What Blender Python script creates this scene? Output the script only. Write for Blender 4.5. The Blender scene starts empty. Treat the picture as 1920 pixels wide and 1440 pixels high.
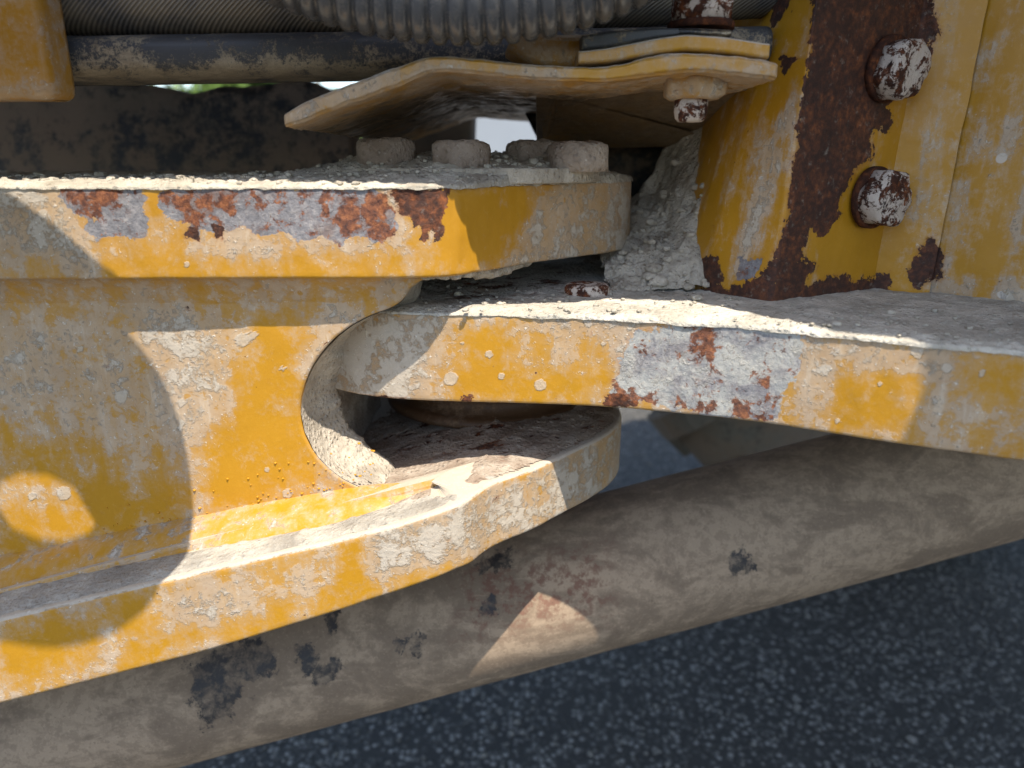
import bpy, math, random
import numpy as np
from mathutils import Vector

random.seed(7)
rng = np.random.default_rng(7)
S = bpy.context.scene
C = bpy.context.collection

# ------------------------------------------------------------------ camera
H = 0.75                       # eye height above the ground, metres
PITCH = math.radians(16.7)     # camera looks down by this much
F = 1397.0                     # focal length in photo pixels (1920 wide)
cam = bpy.data.cameras.new('camera')
cam.sensor_width = 36.0
cam.lens = 36.0 * F / 1920.0
cam.clip_start, cam.clip_end = 0.01, 400.0
cam.dof.use_dof = True
cam.dof.focus_distance = 0.42
cam.dof.aperture_fstop = 6.0
co = bpy.data.objects.new('camera', cam)
C.objects.link(co)
co.location = (0, 0, H)
co.rotation_euler = (math.pi / 2 - PITCH, 0, 0)
S.camera = co

# ------------------------------------------------------------------ sky and sun
SUN = Vector((0.20, -0.42, 1.0)).normalized()
w = bpy.data.worlds.new('World')
S.world = w
w.use_nodes = True
sky = w.node_tree.nodes.new('ShaderNodeTexSky')
sky.sky_type = 'NISHITA'
sky.sun_disc = False
sky.sun_elevation = math.asin(SUN.z)
sky.sun_rotation = math.radians(180)
bg = w.node_tree.nodes['Background']
bg.inputs['Strength'].default_value = 0.15
w.node_tree.links.new(sky.outputs[0], bg.inputs['Color'])
sl = bpy.data.lights.new('sun', 'SUN')
sl.energy = 4.0
sl.angle = math.radians(0.5)
sl.color = (1.0, 0.93, 0.82)
so = bpy.data.objects.new('sun', sl)
C.objects.link(so)
so.location = SUN * 5
so.rotation_euler = SUN.to_track_quat('Z', 'Y').to_euler()
S.view_settings.view_transform = 'Standard'
S.view_settings.look = 'None'
S.view_settings.exposure = 1.15
S.view_settings.gamma = 1.0
S.view_settings.use_curve_mapping = False
S.cycles.max_bounces = 8

# ------------------------------------------------------------------ small maths
sp, cp = math.sin(PITCH), math.cos(PITCH)


def ray(u, v):
    x, y = (u - 960) / F, (720 - v) / F
    return np.array([x, cp + y * sp, -sp + y * cp])


def PY(u, v, Y):
    r = ray(u, v)
    return r * (Y / r[1])


def PZ(u, v, Z):
    r = ray(u, v)
    return r * (Z / r[2])


def proj(P):
    P = np.asarray(P)
    fw = P[:, 1] * cp - P[:, 2] * sp
    up = P[:, 1] * sp + P[:, 2] * cp
    fw = np.maximum(fw, 1e-4)
    return np.stack([960 + F * P[:, 0] / fw, 720 - F * up / fw], 1)


def _h(i, j, k, s):
    n = (i * 374761393 + j * 668265263 + k * 1274126177 + s * 1442695041) & 0xFFFFFFFF
    n = ((n ^ (n >> 13)) * 1274126177) & 0xFFFFFFFF
    n = n ^ (n >> 16)
    return (n & 0xFFFF) / 65535.0


def vnoise(P, s=0):
    P = np.asarray(P, float)
    I = np.floor(P).astype(np.int64)
    f = P - I
    f = f * f * (3 - 2 * f)
    r = 0
    for a in (0, 1):
        for b in (0, 1):
            for c in (0, 1):
                wgt = ((f[..., 0] if a else 1 - f[..., 0]) * (f[..., 1] if b else 1 - f[..., 1])
                       * (f[..., 2] if c else 1 - f[..., 2]))
                r = r + wgt * _h(I[..., 0] + a, I[..., 1] + b, I[..., 2] + c, s)
    return r * 2 - 1


def fbm(P, scale, oct=4, s=0, rough=0.5):
    r, a, t = 0, 1.0, 0
    P = np.asarray(P, float) * scale
    for o in range(oct):
        r = r + a * vnoise(P * (2 ** o) + 17.3 * o, s + o)
        t += a
        a *= rough
    return r / t


def smooth(pts, step, closed=False, it=2):
    """corner-cutting (Chaikin) then even resampling of a polyline"""
    P = np.asarray(pts, float)
    for _ in range(it):
        Q = []
        n = len(P)
        rngi = range(n if closed else n - 1)
        if not closed:
            Q.append(P[0])
        for i in rngi:
            a, b = P[i], P[(i + 1) % n]
            Q += [a * .75 + b * .25, a * .25 + b * .75]
        if not closed:
            Q.append(P[-1])
        P = np.array(Q)
    return resample(P, step, closed)


def resample(P, step, closed=False):
    P = np.asarray(P, float)
    if closed:
        P = np.vstack([P, P[:1]])
    d = np.r_[0, np.cumsum(np.linalg.norm(np.diff(P, axis=0), axis=1))]
    n = max(4, int(round(d[-1] / step)))
    t = np.linspace(0, d[-1], n + 1)
    if closed:
        t = t[:-1]
    return np.stack([np.interp(t, d, P[:, k]) for k in range(P.shape[1])], 1)


def inside(P, poly):
    x, y = P[:, 0], P[:, 1]
    r = np.zeros(len(P), bool)
    n = len(poly)
    for i in range(n):
        x1, y1 = poly[i]
        x2, y2 = poly[(i + 1) % n]
        if y1 == y2:
            continue
        c = ((y1 > y) != (y2 > y)) & (x < (x2 - x1) * (y - y1) / (y2 - y1) + x1)
        r ^= c
    return r


def sdist(P, poly):
    """signed distance to a polygon, positive inside"""
    poly = np.asarray(poly, float)
    d = np.full(len(P), 1e9)
    n = len(poly)
    for i in range(n):
        a, b = poly[i], poly[(i + 1) % n]
        ab = b - a
        t = np.clip(((P - a) @ ab) / max(ab @ ab, 1e-12), 0, 1)
        d = np.minimum(d, np.linalg.norm(P - (a + t[:, None] * ab), axis=1))
    return np.where(inside(P, poly), d, -d)


# ------------------------------------------------------------------ object helpers
def tag(o, label=None, cat=None, group=None, kind=None):
    if label: o['label'] = label
    if cat: o['category'] = cat
    if group: o['group'] = group
    if kind: o['kind'] = kind
    return o


def thing(name, label, cat, loc=(0, 0, 0), group=None):
    o = bpy.data.objects.new(name, None)
    o.empty_display_size = 0.03
    C.objects.link(o)
    o.location = (loc[0], loc[1], loc[2] + H)
    return tag(o, label, cat, group)


def root_loc(p):
    L = np.zeros(3)
    while p is not None:
        L += np.array(p.location)
        p = p.parent
    return L


def obj(name, V, Fc, mat, parent=None, sm=True, wear=None, flat_from=None, origin=None):
    """verts are given relative to the camera's height; stored local to the parent thing (or to origin)"""
    V = np.asarray(V, float)
    W = V + np.array([0, 0, H])
    base = root_loc(parent)
    og = np.array(origin) + np.array([0, 0, H]) if origin is not None else base
    me = bpy.data.meshes.new(name)
    me.from_pydata((W - og).tolist(), [], [tuple(f) for f in Fc])
    me.update()
    if sm:
        fl = np.ones(len(me.polygons), bool)
        fl[[i for i, f in enumerate(Fc) if len(f) > 4]] = False
        me.polygons.foreach_set('use_smooth', fl)
    me.materials.append(mat)
    o = bpy.data.objects.new(name, me)
    C.objects.link(o)
    if parent is not None:
        o.parent = parent
    o.location = og - base
    # wear shapes, traced on the surface they belong to
    if wear:
        nr = np.zeros(len(V) * 3)
        me.vertices.foreach_get('normal', nr)
        nr = nr.reshape(-1, 3)
        vd = V / np.linalg.norm(V, axis=1)[:, None]
        face = np.clip((-(nr * vd).sum(1) + 0.0) * 6, 0, 1)
        px = proj(V)
        for key, polys in wear.items():
            val = np.zeros(len(V))
            for it in polys:
                wd, amp, poly = (it[0], it[1], it[2])
                val = np.maximum(val, amp * np.clip(0.5 + sdist(px, poly) / (2 * wd), 0, 1))
            at = me.attributes.new(key, 'FLOAT', 'POINT')
            at.data.foreach_set('value', (val * face).astype(np.float32))
    return o


def grid_faces(n, m, cu=False, cv=False, base=0, flip=False):
    f = []
    for i in range(n if cu else n - 1):
        for j in range(m if cv else m - 1):
            a, b = i * m + j, ((i + 1) % n) * m + j
            c, d = ((i + 1) % n) * m + (j + 1) % m, i * m + (j + 1) % m
            f.append((base + a, base + d, base + c, base + b) if flip else (base + a, base + b, base + c, base + d))
    return f


def outward(P):
    """outward normals of a counter-clockwise closed outline"""
    t = np.roll(P, -1, 0) - np.roll(P, 1, 0)
    n = np.stack([t[:, 1], -t[:, 0]], 1)
    return n / np.maximum(np.linalg.norm(n, axis=1), 1e-9)[:, None]


def slab(outline, zt, zb, bev=0.0015, step=0.002, it=2, rough=0.0003, rs=60, cap=0.012, seed=0, inner=(), skew=None):
    """thick plate: a plan outline (counter-clockwise) with top and bottom heights (functions or numbers)"""
    P = smooth(outline, step, True, it)
    N = outward(P)
    ft = zt if callable(zt) else (lambda x, y: np.full(len(x), zt))
    fb = zb if callable(zb) else (lambda x, y: np.full(len(x), zb))
    th = float(np.mean(ft(P[:, 0], P[:, 1]) - fb(P[:, 0], P[:, 1])))
    k = max(2, int(th / step))
    arc = [(bev * (1 - math.sin(a)), bev * (1 - math.cos(a))) for a in (0, .39, .785, 1.178)]
    big = cap > bev * 3
    prof = [(cap, 0, 0)] + ([(bev * 2.2, 0, 0)] if big else []) + [(i, 0, z) for i, z in arc]
    prof += [(0, t, bev * (1 - 2 * t)) for t in np.linspace(0, 1, k)]
    prof += [(i, 1, -z) for i, z in arc[::-1]] + ([(bev * 2.2, 1, 0)] if big else []) + [(i, 1, 0) for i in inner if i > bev * 2.4] + [(cap, 1, 0)]
    rings = []
    for ins, t, dz in prof:
        Q = P - N * ins
        z = fb(P[:, 0], P[:, 1]) * (1 - t) + ft(P[:, 0], P[:, 1]) * t + dz
        if skew:
            Q = Q + skew(Q, z)
        R = np.c_[Q, z]
        R[:, :2] += N * (fbm(R * [1, 1, .5], rs, 4, seed) * rough)[:, None]
        R[:, 2] += fbm(R, rs, 4, seed + 9) * rough * .6
        rings.append(R)
    n, m = len(rings), len(P)
    V = np.concatenate(rings)
    Fc = grid_faces(n, m, False, True, flip=True)
    Fc.append(tuple(range(m))[::-1])
    Fc.append(tuple(range((n - 1) * m, n * m)))
    return V, Fc


def tube(path, radius, seg=32, squash=None, cap=True, up=(0, 0, 1)):
    P = np.asarray(path, float)
    n = len(P)
    R = np.full(n, radius) if np.isscalar(radius) else np.asarray(radius)
    T = np.gradient(P, axis=0)
    T /= np.linalg.norm(T, axis=1)[:, None]
    U = np.array(up, float)
    A = np.cross(T, U)
    A /= np.linalg.norm(A, axis=1)[:, None]
    B = np.cross(A, T)
    th = np.linspace(0, 2 * math.pi, seg, endpoint=False)
    cs, sn = np.cos(th), np.sin(th)
    if squash:
        e, sx, sy = squash
        cs = np.sign(cs) * np.abs(cs) ** e * sx
        sn = np.sign(sn) * np.abs(sn) ** e * sy
    V = (P[:, None, :] + R[:, None, None] * (A[:, None, :] * cs[None, :, None] + B[:, None, :] * sn[None, :, None]))
    Fc = grid_faces(n, seg, False, True)
    if cap:
        Fc.append(tuple(range(seg))[::-1] if False else tuple(range(seg)))
        Fc.append(tuple(range((n - 1) * seg, n * seg))[::-1])
    return V.reshape(-1, 3), Fc


def lathe(prof, centre, axis=(0, 0, 1), seg=40, hexa=None):
    """profile [(radius, height)] turned about an axis; hexa = list of bools, those rings are hexagonal"""
    ax = Vector(axis).normalized()
    q = Vector((0, 0, 1)).rotation_difference(ax)
    M = np.array(q.to_matrix())
    th = np.linspace(0, 2 * math.pi, seg, endpoint=False)
    V = []
    for i, (r, h) in enumerate(prof):
        rr = np.full(seg, float(r))
        if hexa and hexa[i]:
            a = (th + hexa[i]) % (math.pi / 3) - math.pi / 6
            rr = np.minimum(r / np.cos(a), r * 1.11)
        V.append(np.c_[rr * np.cos(th), rr * np.sin(th), np.full(seg, h)])
    V = np.concatenate(V) @ M.T + np.asarray(centre)
    n = len(prof)
    Fc = grid_faces(n, seg, False, True, flip=True)
    Fc.append(tuple(range(seg))[::-1])
    Fc.append(tuple(range((n - 1) * seg, n * seg)))
    return V, Fc


def layers(grids, closed=True):
    """solid from two grids (front, back) of equal size"""
    A, B = grids
    n, m = A.shape[:2]
    V = np.concatenate([A.reshape(-1, 3), B.reshape(-1, 3)])
    Fc = grid_faces(n, m) + grid_faces(n, m, base=n * m, flip=True)
    o = n * m
    for i in range(n - 1):
        for j in (0, m - 1):
            a, b = i * m + j, (i + 1) * m + j
            Fc.append((a, b, b + o, a + o) if j else (b, a, a + o, b + o))
    for j in range(m - 1):
        for i in (0, n - 1):
            a, b = i * m + j, i * m + j + 1
            Fc.append((b, a, a + o, b + o) if i else (a, b, b + o, a + o))
    return V, Fc


def field(poly, h, step=0.002, jit=0.0006, seed=0, skirt=0.004):
    """crust of dry mud as a height field over a plan polygon"""
    poly = np.asarray(poly, float)
    x0, y0 = poly.min(0)
    x1, y1 = poly.max(0)
    X, Y = np.meshgrid(np.arange(x0, x1 + step, step), np.arange(y0, y1 + step, step), indexing='ij')
    P = np.c_[X.ravel(), Y.ravel()]
    r = np.random.default_rng(seed)
    P = P + r.uniform(-jit, jit, P.shape)
    ins = inside(P, poly)
    n, m = X.shape
    I = ins.reshape(n, m)
    idx = -np.ones(n * m, int)
    idx[ins] = np.arange(ins.sum())
    idx = idx.reshape(n, m)
    Q = P[ins]
    sd = np.abs(sdist(Q, poly))
    V = np.c_[Q, h(Q, sd)]
    Fc = []
    ok = I[:-1, :-1] & I[1:, :-1] & I[1:, 1:] & I[:-1, 1:]
    for i, j in zip(*np.nonzero(ok)):
        Fc.append((idx[i, j], idx[i + 1, j], idx[i + 1, j + 1], idx[i, j + 1]))
    return V, Fc


def rim(P, h, zlip, dmax=.03, seed=0, over=.0007):
    """crust strip that follows an outline from its ragged lip inwards"""
    N = outward(P)
    ds = [-over, -over * .9, -.0002, .0006, .0013, .0022, .0033, .0047, .0063, .0082, .0105, .013, .016, .0195, .0235, dmax]
    rows = []
    t = fbm(np.c_[P * [1, 1], P[:, 0] * 0], 150, 4, seed + 1)
    for k, d in enumerate(ds):
        Q = P - N * (d - (over * .9 * t if k < 3 else 0))[:, None] if k < 3 else P - N * d
        if k == 0: z = zlip - .0005 - .0016 * (t * .7 + .3)
        elif k == 1: z = zlip - .0002 + 0 * t
        else: z = h(Q, np.full(len(Q), max(d, .0006)))
        V = np.c_[Q, z]
        if k > 1: V[:, 2] += fbm(V, 420, 3, seed) * .0003
        rows.append(V)
    return np.concatenate(rows), grid_faces(len(ds), len(P), False, True)


def join(*parts):
    V, Fc, o = [], [], 0
    for v, f in parts:
        V.append(v)
        Fc += [tuple(k + o for k in q) for q in f]
        o += len(v)
    return np.concatenate(V), Fc


ICO = None


def clods(centres, radii, seed=0, amp=.35, flat=.75):
    """little irregular lumps merged into one mesh"""
    global ICO
    import bmesh
    if ICO is None:
        bm = bmesh.new()
        bmesh.ops.create_icosphere(bm, subdivisions=2, radius=1)
        bm.verts.ensure_lookup_table()
        ICO = (np.array([v.co[:] for v in bm.verts]), [tuple(v.index for v in f.verts) for f in bm.faces])
        bm.free()
    V, Fc = [], []
    v0, f0 = ICO
    for i, (c, r) in enumerate(zip(centres, radii)):
        q = np.round(v0 * 1.3 + fbm(v0 + i * 3.7, 1.1, 2, seed)[:, None] * .5) / 1.3
        d = 1 + amp * 1.5 * fbm(v0 + i * 3.7, 1.9, 3, seed)
        v = (v0 * d[:, None] * .7 + q * .38) * r * np.array([1 + .4 * random.random(), 1 + .4 * random.random(), flat])
        a = random.random() * 6.28
        ca, sa = math.cos(a), math.sin(a)
        v = np.c_[v[:, 0] * ca - v[:, 1] * sa, v[:, 0] * sa + v[:, 1] * ca, v[:, 2]]
        o = len(V) * len(v0)
        V.append(v + np.asarray(c))
        Fc += [tuple(k + o for k in f) for f in f0]
    return np.concatenate(V), Fc


# ------------------------------------------------------------------ materials
class NT:
    def __init__(self, name):
        self.m = bpy.data.materials.new(name)
        self.m.use_nodes = True
        self.t = self.m.node_tree
        self.b = self.t.nodes['Principled BSDF']
        self.co = self.t.nodes.new('ShaderNodeTexCoord').outputs['Object']
        self.nz = None

    def link(self, a, b):
        if hasattr(a, 'is_output') or isinstance(a, bpy.types.NodeSocket):
            self.t.links.new(a, b)
        else:
            b.default_value = a

    def math(self, op, a, b=0.0, c=0.0, clamp=False):
        n = self.t.nodes.new('ShaderNodeMath')
        n.operation = op
        n.use_clamp = clamp
        self.link(a, n.inputs[0]); self.link(b, n.inputs[1]); self.link(c, n.inputs[2])
        return n.outputs[0]

    def add(self, a, b): return self.math('ADD', a, b)
    def mul(self, a, b): return self.math('MULTIPLY', a, b)

    def stretch(self, s, co=None):
        n = self.t.nodes.new('ShaderNodeMapping')
        n.inputs['Scale'].default_value = s
        self.t.links.new(co or self.co, n.inputs['Vector'])
        return n.outputs[0]

    def noise(self, scale, detail=5, rough=.55, dist=0.0, co=None, off=0):
        n = self.t.nodes.new('ShaderNodeTexNoise')
        n.noise_dimensions = '4D'
        n.inputs['W'].default_value = off
        n.inputs['Scale'].default_value = scale
        n.inputs['Detail'].default_value = detail
        n.inputs['Roughness'].default_value = rough
        n.inputs['Distortion'].default_value = dist
        self.t.links.new(co or self.co, n.inputs['Vector'])
        return n.outputs[0]

    def voro(self, scale, feature='F1', co=None, rand=1.0, out='Distance'):
        n = self.t.nodes.new('ShaderNodeTexVoronoi')
        n.feature = feature
        n.inputs['Scale'].default_value = scale
        n.inputs['Randomness'].default_value = rand
        self.t.links.new(co or self.co, n.inputs['Vector'])
        return n.outputs[out]

    def step(self, v, a, b):
        n = self.t.nodes.new('ShaderNodeMapRange')
        n.interpolation_type = 'SMOOTHSTEP'
        self.link(v, n.inputs['Value'])
        n.inputs['From Min'].default_value = a
        n.inputs['From Max'].default_value = b
        return n.outputs[0]

    def mix(self, f, a, b, mode='MIX'):
        n = self.t.nodes.new('ShaderNodeMix')
        n.data_type = 'RGBA'
        n.blend_type = mode
        self.link(f, n.inputs[0])
        for v, i in ((a, 6), (b, 7)):
            if isinstance(v, tuple):
                n.inputs[i].default_value = (*v, 1)
            else:
                self.t.links.new(v, n.inputs[i])
        return n.outputs[2]

    def ramp(self, v, stops):
        n = self.t.nodes.new('ShaderNodeValToRGB')
        e = n.color_ramp.elements
        while len(e) < len(stops):
            e.new(0.5)
        for el, (p, c) in zip(e, stops):
            el.position = p
            el.color = (*c, 1)
        self.link(v, n.inputs[0])
        return n.outputs[0]

    def attr(self, name):
        n = self.t.nodes.new('ShaderNodeAttribute')
        n.attribute_name = name
        return n.outputs['Fac']

    def up(self):
        if self.nz is None:
            g = self.t.nodes.new('ShaderNodeNewGeometry')
            s = self.t.nodes.new('ShaderNodeSeparateXYZ')
            self.t.links.new(g.outputs['True Normal'], s.inputs[0])
            self.nz = s.outputs[2]
        return self.nz

    def out(self, col, rough, height=None, dist=0.001, strength=1.0, metal=0.0, spec=0.4):
        self.link(col if not isinstance(col, tuple) else (*col, 1), self.b.inputs['Base Color'])
        self.link(rough, self.b.inputs['Roughness'])
        self.link(metal, self.b.inputs['Metallic'])
        self.b.inputs['Specular IOR Level'].default_value = spec
        if height is not None:
            bp = self.t.nodes.new('ShaderNodeBump')
            bp.inputs['Strength'].default_value = strength
            bp.inputs['Distance'].default_value = dist
            self.t.links.new(height, bp.inputs['Height'])
            self.t.links.new(bp.outputs[0], self.b.inputs['Normal'])
        return self.m


YEL = (0.46, 0.228, 0.014)
YEL2 = (0.375, 0.176, 0.010)
FILM = (0.44, 0.335, 0.235)
DUST = (0.56, 0.495, 0.40)
GREYDUST = (0.47, 0.435, 0.37)


def rust_col(n, t=0.0):
    v = n.add(n.mul(n.noise(260, 5, .65, off=4), .75), n.mul(n.noise(50, 3, .5, off=5), .3))
    return n.ramp(v, [(0.36, (0.022, 0.012, 0.010)), (0.50, (0.062, 0.024, 0.014)),
                      (0.58, (0.13, 0.043, 0.018)), (0.68, (0.27, 0.085, 0.026)), (0.8, (0.36, 0.16, 0.07))])


def painted(name, bias=0.0, streak=0.25, dark_rust=False, topdust=0.45, film=FILM, drops=0.0, gain=1.0, pale=False):
    n = NT(name)
    n1 = n.noise(20, 9, .66, .3, off=1)
    n2 = n.noise(85, 9, .70, .35, off=2)
    n3 = n.noise(420, 4, .65, off=3)
    stx = n.noise(70, 7, .65, co=n.stretch((1, 1, .10)), off=6)
    upm = n.step(n.up(), .35, .9)
    a_d, a_c, a_r, a_b = n.attr('dust'), n.attr('clean'), n.attr('rust'), n.attr('bare')
    v = n.add(n.mul(n1, .60), n.mul(n2, .85))
    v = n.add(v, n.mul(stx, streak))
    n4 = n.noise(210, 9, .75, .4, off=28)
    v = n.add(v, n.add(n.mul(n3, .22), n.mul(n4, .42)))
    v = n.add(v, -(.60 + .85 + streak + .64) * .5 + bias)
    v = n.add(v, n.mul(a_d, .26 * gain))
    v = n.add(v, n.mul(a_c, -.26))
    v = n.add(v, n.mul(upm, topdust))
    thin = n.mul(n.step(v, -.22, .05), n.add(.30, n.mul(n.step(stx, .40, .60), .40)))
    film_m = n.mul(n.step(v, -.012, .042), n.add(.50, n.mul(n.step(n.add(n.mul(stx, .5), n.mul(n4, .5)), .38, .62), .38)))
    # crusty spots, thin vertical smears, pin-head flecks
    thick = n.math('MAXIMUM', n.step(n.add(n.add(v, n.mul(upm, .12)), n.mul(n.noise(160, 7, .75, .5, off=21), .55)), .40, .52), n.mul(n.step(n.add(n.attr('splat'), n.add(n.mul(n4, 1.3), n.mul(n3, .5))), 1.25, 1.55), .8))
    sm = n.step(n.noise(150, 6, .7, co=n.stretch((1, 1, .22)), off=22), .52, .68)
    flk = n.mul(n.step(n.noise(520, 3, .6, off=23), .60, .68), n.step(n.add(v, n.mul(n.noise(34, 4, .6, off=24), .5)), .10, .34))
    paint = n.mix(n.noise(30, 5, .65, off=10), YEL2, YEL)
    paint = n.mix(n.mul(n.step(n3, .5, .72), .16), paint, (0.56, 0.31, 0.05))
    dark_f = tuple(x * k for x, k in zip(film, (.84, .78, .70)))
    filmc = n.mix(n.step(n.add(n.mul(n2, .5), n.mul(n.noise(38, 6, .7, off=11), .5)), .40, .60), dark_f, film)
    filmc = n.mix(n.mul(sm, .45), filmc, DUST)
    col = n.mix(thin, paint, filmc)
    col = n.mix(film_m, col, filmc)
    vd = n.voro(95)
    sel = n.math('GREATER_THAN', n.noise(40, 2, .5, off=8), .60)
    dot = n.mul(n.step(n.add(vd, n.mul(n2, .3)), .36, .30), sel)
    col = n.mix(n.mul(dot, .70), col, paint)
    col = n.mix(n.mul(thick, .80), col, n.mix(n.noise(120, 6, .72, off=12), (0.36, 0.315, 0.255), DUST))
    col = n.mix(n.mul(flk, .75), col, (.66, .60, .50))
    if drops:
        v2 = n.voro(55)
        s2 = n.math('GREATER_THAN', n.noise(60, 2, .5, off=25), .60)
        dr = n.mul(n.step(n.add(v2, n.mul(n.noise(40, 2, .5, off=26), .22)), .285, .245), s2)
        col = n.mix(n.mul(dr, drops), col, (.58, .52, .45))
    gm = n.mul(n.step(n.add(n.attr('brown_shade'), n.add(n.mul(n2, .9), -.45)), .30, .70), .85)  # mask for underside shade painted into the colour as brown
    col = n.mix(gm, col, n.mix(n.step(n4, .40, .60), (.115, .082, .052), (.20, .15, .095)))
    # bare steel where the paint is gone, rust bloom inside it
    ne = n.noise(115, 8, .66, .5, off=27)
    rag = n.add(n.mul(ne, 2.3), n.add(n.mul(n3, .75), -1.525))
    bm = n.step(n.add(a_b, rag), .46, .54)
    steel = n.ramp(n.add(n.mul(n2, .55), n.mul(n3, .45)), [(0.38, (0.12, 0.115, 0.12)), (0.48, (0.19, 0.182, 0.19)),
                                                             (0.57, (0.27, 0.252, 0.25)), (.68, (.44, .40, .34))])
    if pale:
        steel = n.mix(n.step(n.noise(60, 7, .68, .4, off=35), .36, .56), steel, n.ramp(n.add(n.mul(n2, .5), n.mul(n4, .5)), [(.40, (.25, .255, .25)), (.52, (.40, .385, .345)), (.62, (.54, .50, .43))]))
    spots = n.step(n.add(n.noise(125, 7, .68, .4, off=13), n.mul(n.attr('bloom'), .15)), .565, .63)
    bloom = n.ramp(n.noise(330, 5, .65, off=14), [(.35, (.055, .020, .014)), (.5, (.16, .052, .022)), (.68, (.36, .13, .045))])
    steel = n.mix(n.mul(n.step(n.add(n.noise(58, 6, .65, off=29), n.mul(n.attr('bloom'), .12)), .52, .64), .12 if pale else .55), steel, (.15, .085, .062))
    pin = n.step(n.noise(300, 5, .62, off=30), .60, .66)
    spots = n.math('MAXIMUM', spots, n.mul(pin, .35 if pale else .75))
    steel = n.mix(n.mul(spots, .93), steel, bloom)
    col = n.mix(bm, col, steel)
    rm = n.step(n.add(a_r, rag), .46, .53)
    tiny = n.mul(n.step(n.noise(230, 2, .5, off=15), .735, .775), n.step(n.noise(22, 3, .5, off=16), .50, .58))
    rr = n.math('MAXIMUM', rm, tiny)
    rc = rust_col(n)
    if dark_rust:
        rc = n.mix(n.add(.28, n.mul(n.step(n2, .40, .60), .34)), rc, (0.036, 0.016, 0.011))
    rc = n.mix(n.mul(n.step(n.noise(190, 6, .72, off=17), .56, .72), .30), rc, GREYDUST)
    col = n.mix(rr, col, rc)
    halo = n.mul(n.mul(n.step(n.add(n.math('MAXIMUM', a_r, n.mul(a_b, .8)), n.mul(rag, .9)), .18, .46), n.math('SUBTRACT', 1.0, n.math('MAXIMUM', bm, rr))), n.add(.05, n.mul(n.step(n1, .45, .6), .40)))
    col = n.mix(halo, col, (.27, .095, .025))
    gone = n.math('MAXIMUM', bm, rm)
    hgt = n.add(n.mul(n3, .12), n.mul(gone, -.45))
    hgt = n.add(hgt, n.mul(n.mul(film_m, n.noise(600, 5, .7, off=18)), .22))
    hgt = n.add(hgt, n.mul(thick, n.add(.02, n.mul(n.noise(300, 6, .72, off=19), .75))))
    hgt = n.add(hgt, n.mul(flk, .25))
    hgt = n.add(hgt, n.mul(gone, n.mul(n.noise(330, 6, .72, off=20), .75)))
    rgh = n.add(n.add(.34, n.mul(film_m, .42)), n.add(n.mul(thick, .2), n.mul(gone, .35)))
    return n.out(col, n.math('MINIMUM', rgh, .95), hgt, .0010, 1.0, spec=.35)


def crust(name, a=(0.36, 0.32, 0.255), b=(0.55, 0.50, 0.41), dark=(0.17, 0.155, 0.135), rusty=0.0, grit=1.0):
    n = NT(name)
    n1 = n.noise(45, 6, .65, .3, off=31)
    n2 = n.noise(240, 6, .7, off=32)
    vo = n.voro(330)
    col = n.mix(n.step(n1, .35, .65), a, b)
    col = n.mix(n.mul(n.step(n2, .55, .70), .5), col, dark)
    col = n.mix(n.mul(n.step(n.noise(620, 3, .6, off=33), .62, .70), .5), col, (0.72, .68, .60))
    col = n.mix(n.mul(n.step(n.noise(17, 6, .68, .4, off=36), .44, .64), .38), col, tuple(x * y for x, y in zip(a, (.62, .55, .47))))
    if rusty:
        m = n.step(n.noise(75, 6, .7, .5, co=n.stretch((.6, 1, 1)), off=34), .60 - rusty * .08, .64 - rusty * .08)
        m = n.mul(m, n.attr('rust'))
        col = n.mix(m, col, rust_col(n))
    h = n.add(n.mul(n2, 1.0), n.mul(n.step(vo, .5, .1), .35 * grit))
    h = n.add(h, n.mul(n1, 1.0))
    return n.out(col, .95, h, .0022, 1.0, spec=.15)


M_paint = painted('weathered_yellow_paint', bias=0.0, topdust=.72)
M_tongue = painted('weathered_yellow_paint_dusty', bias=0.05, pale=True)
M_post = painted('yellow_paint_rusted', bias=-.20, streak=.95, dark_rust=True, film=(.47, .37, .275), drops=.8, gain=1.5)
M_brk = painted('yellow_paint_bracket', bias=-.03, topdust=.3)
M_weld = painted('weathered_yellow_paint_weld', bias=.02, topdust=-.10)
M_crust = crust('dried_mud_pale')
M_crust2 = crust('dried_mud_grey', (0.34, 0.295, 0.235), (0.56, 0.495, 0.40), (.16, .14, .115))
M_crust4 = crust('brown_dirt_layer', (0.25, 0.185, 0.135), (0.43, 0.36, 0.285), (.12, .085, .065), rusty=.6)
M_flange = crust('grey_white_dust', (0.30, 0.275, 0.235), (0.47, 0.43, 0.36), (.12, .115, .11), grit=.6)
M_boltmud = crust('brown_mud_on_bolts', (0.26, 0.20, 0.155), (0.40, 0.325, 0.26), (.14, .10, .08), rusty=0)
M_crust3 = crust('dust_layer_rusty', (0.40, 0.37, 0.31), (0.62, 0.57, 0.48), (.2, .18, .16), rusty=1.0)


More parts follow.
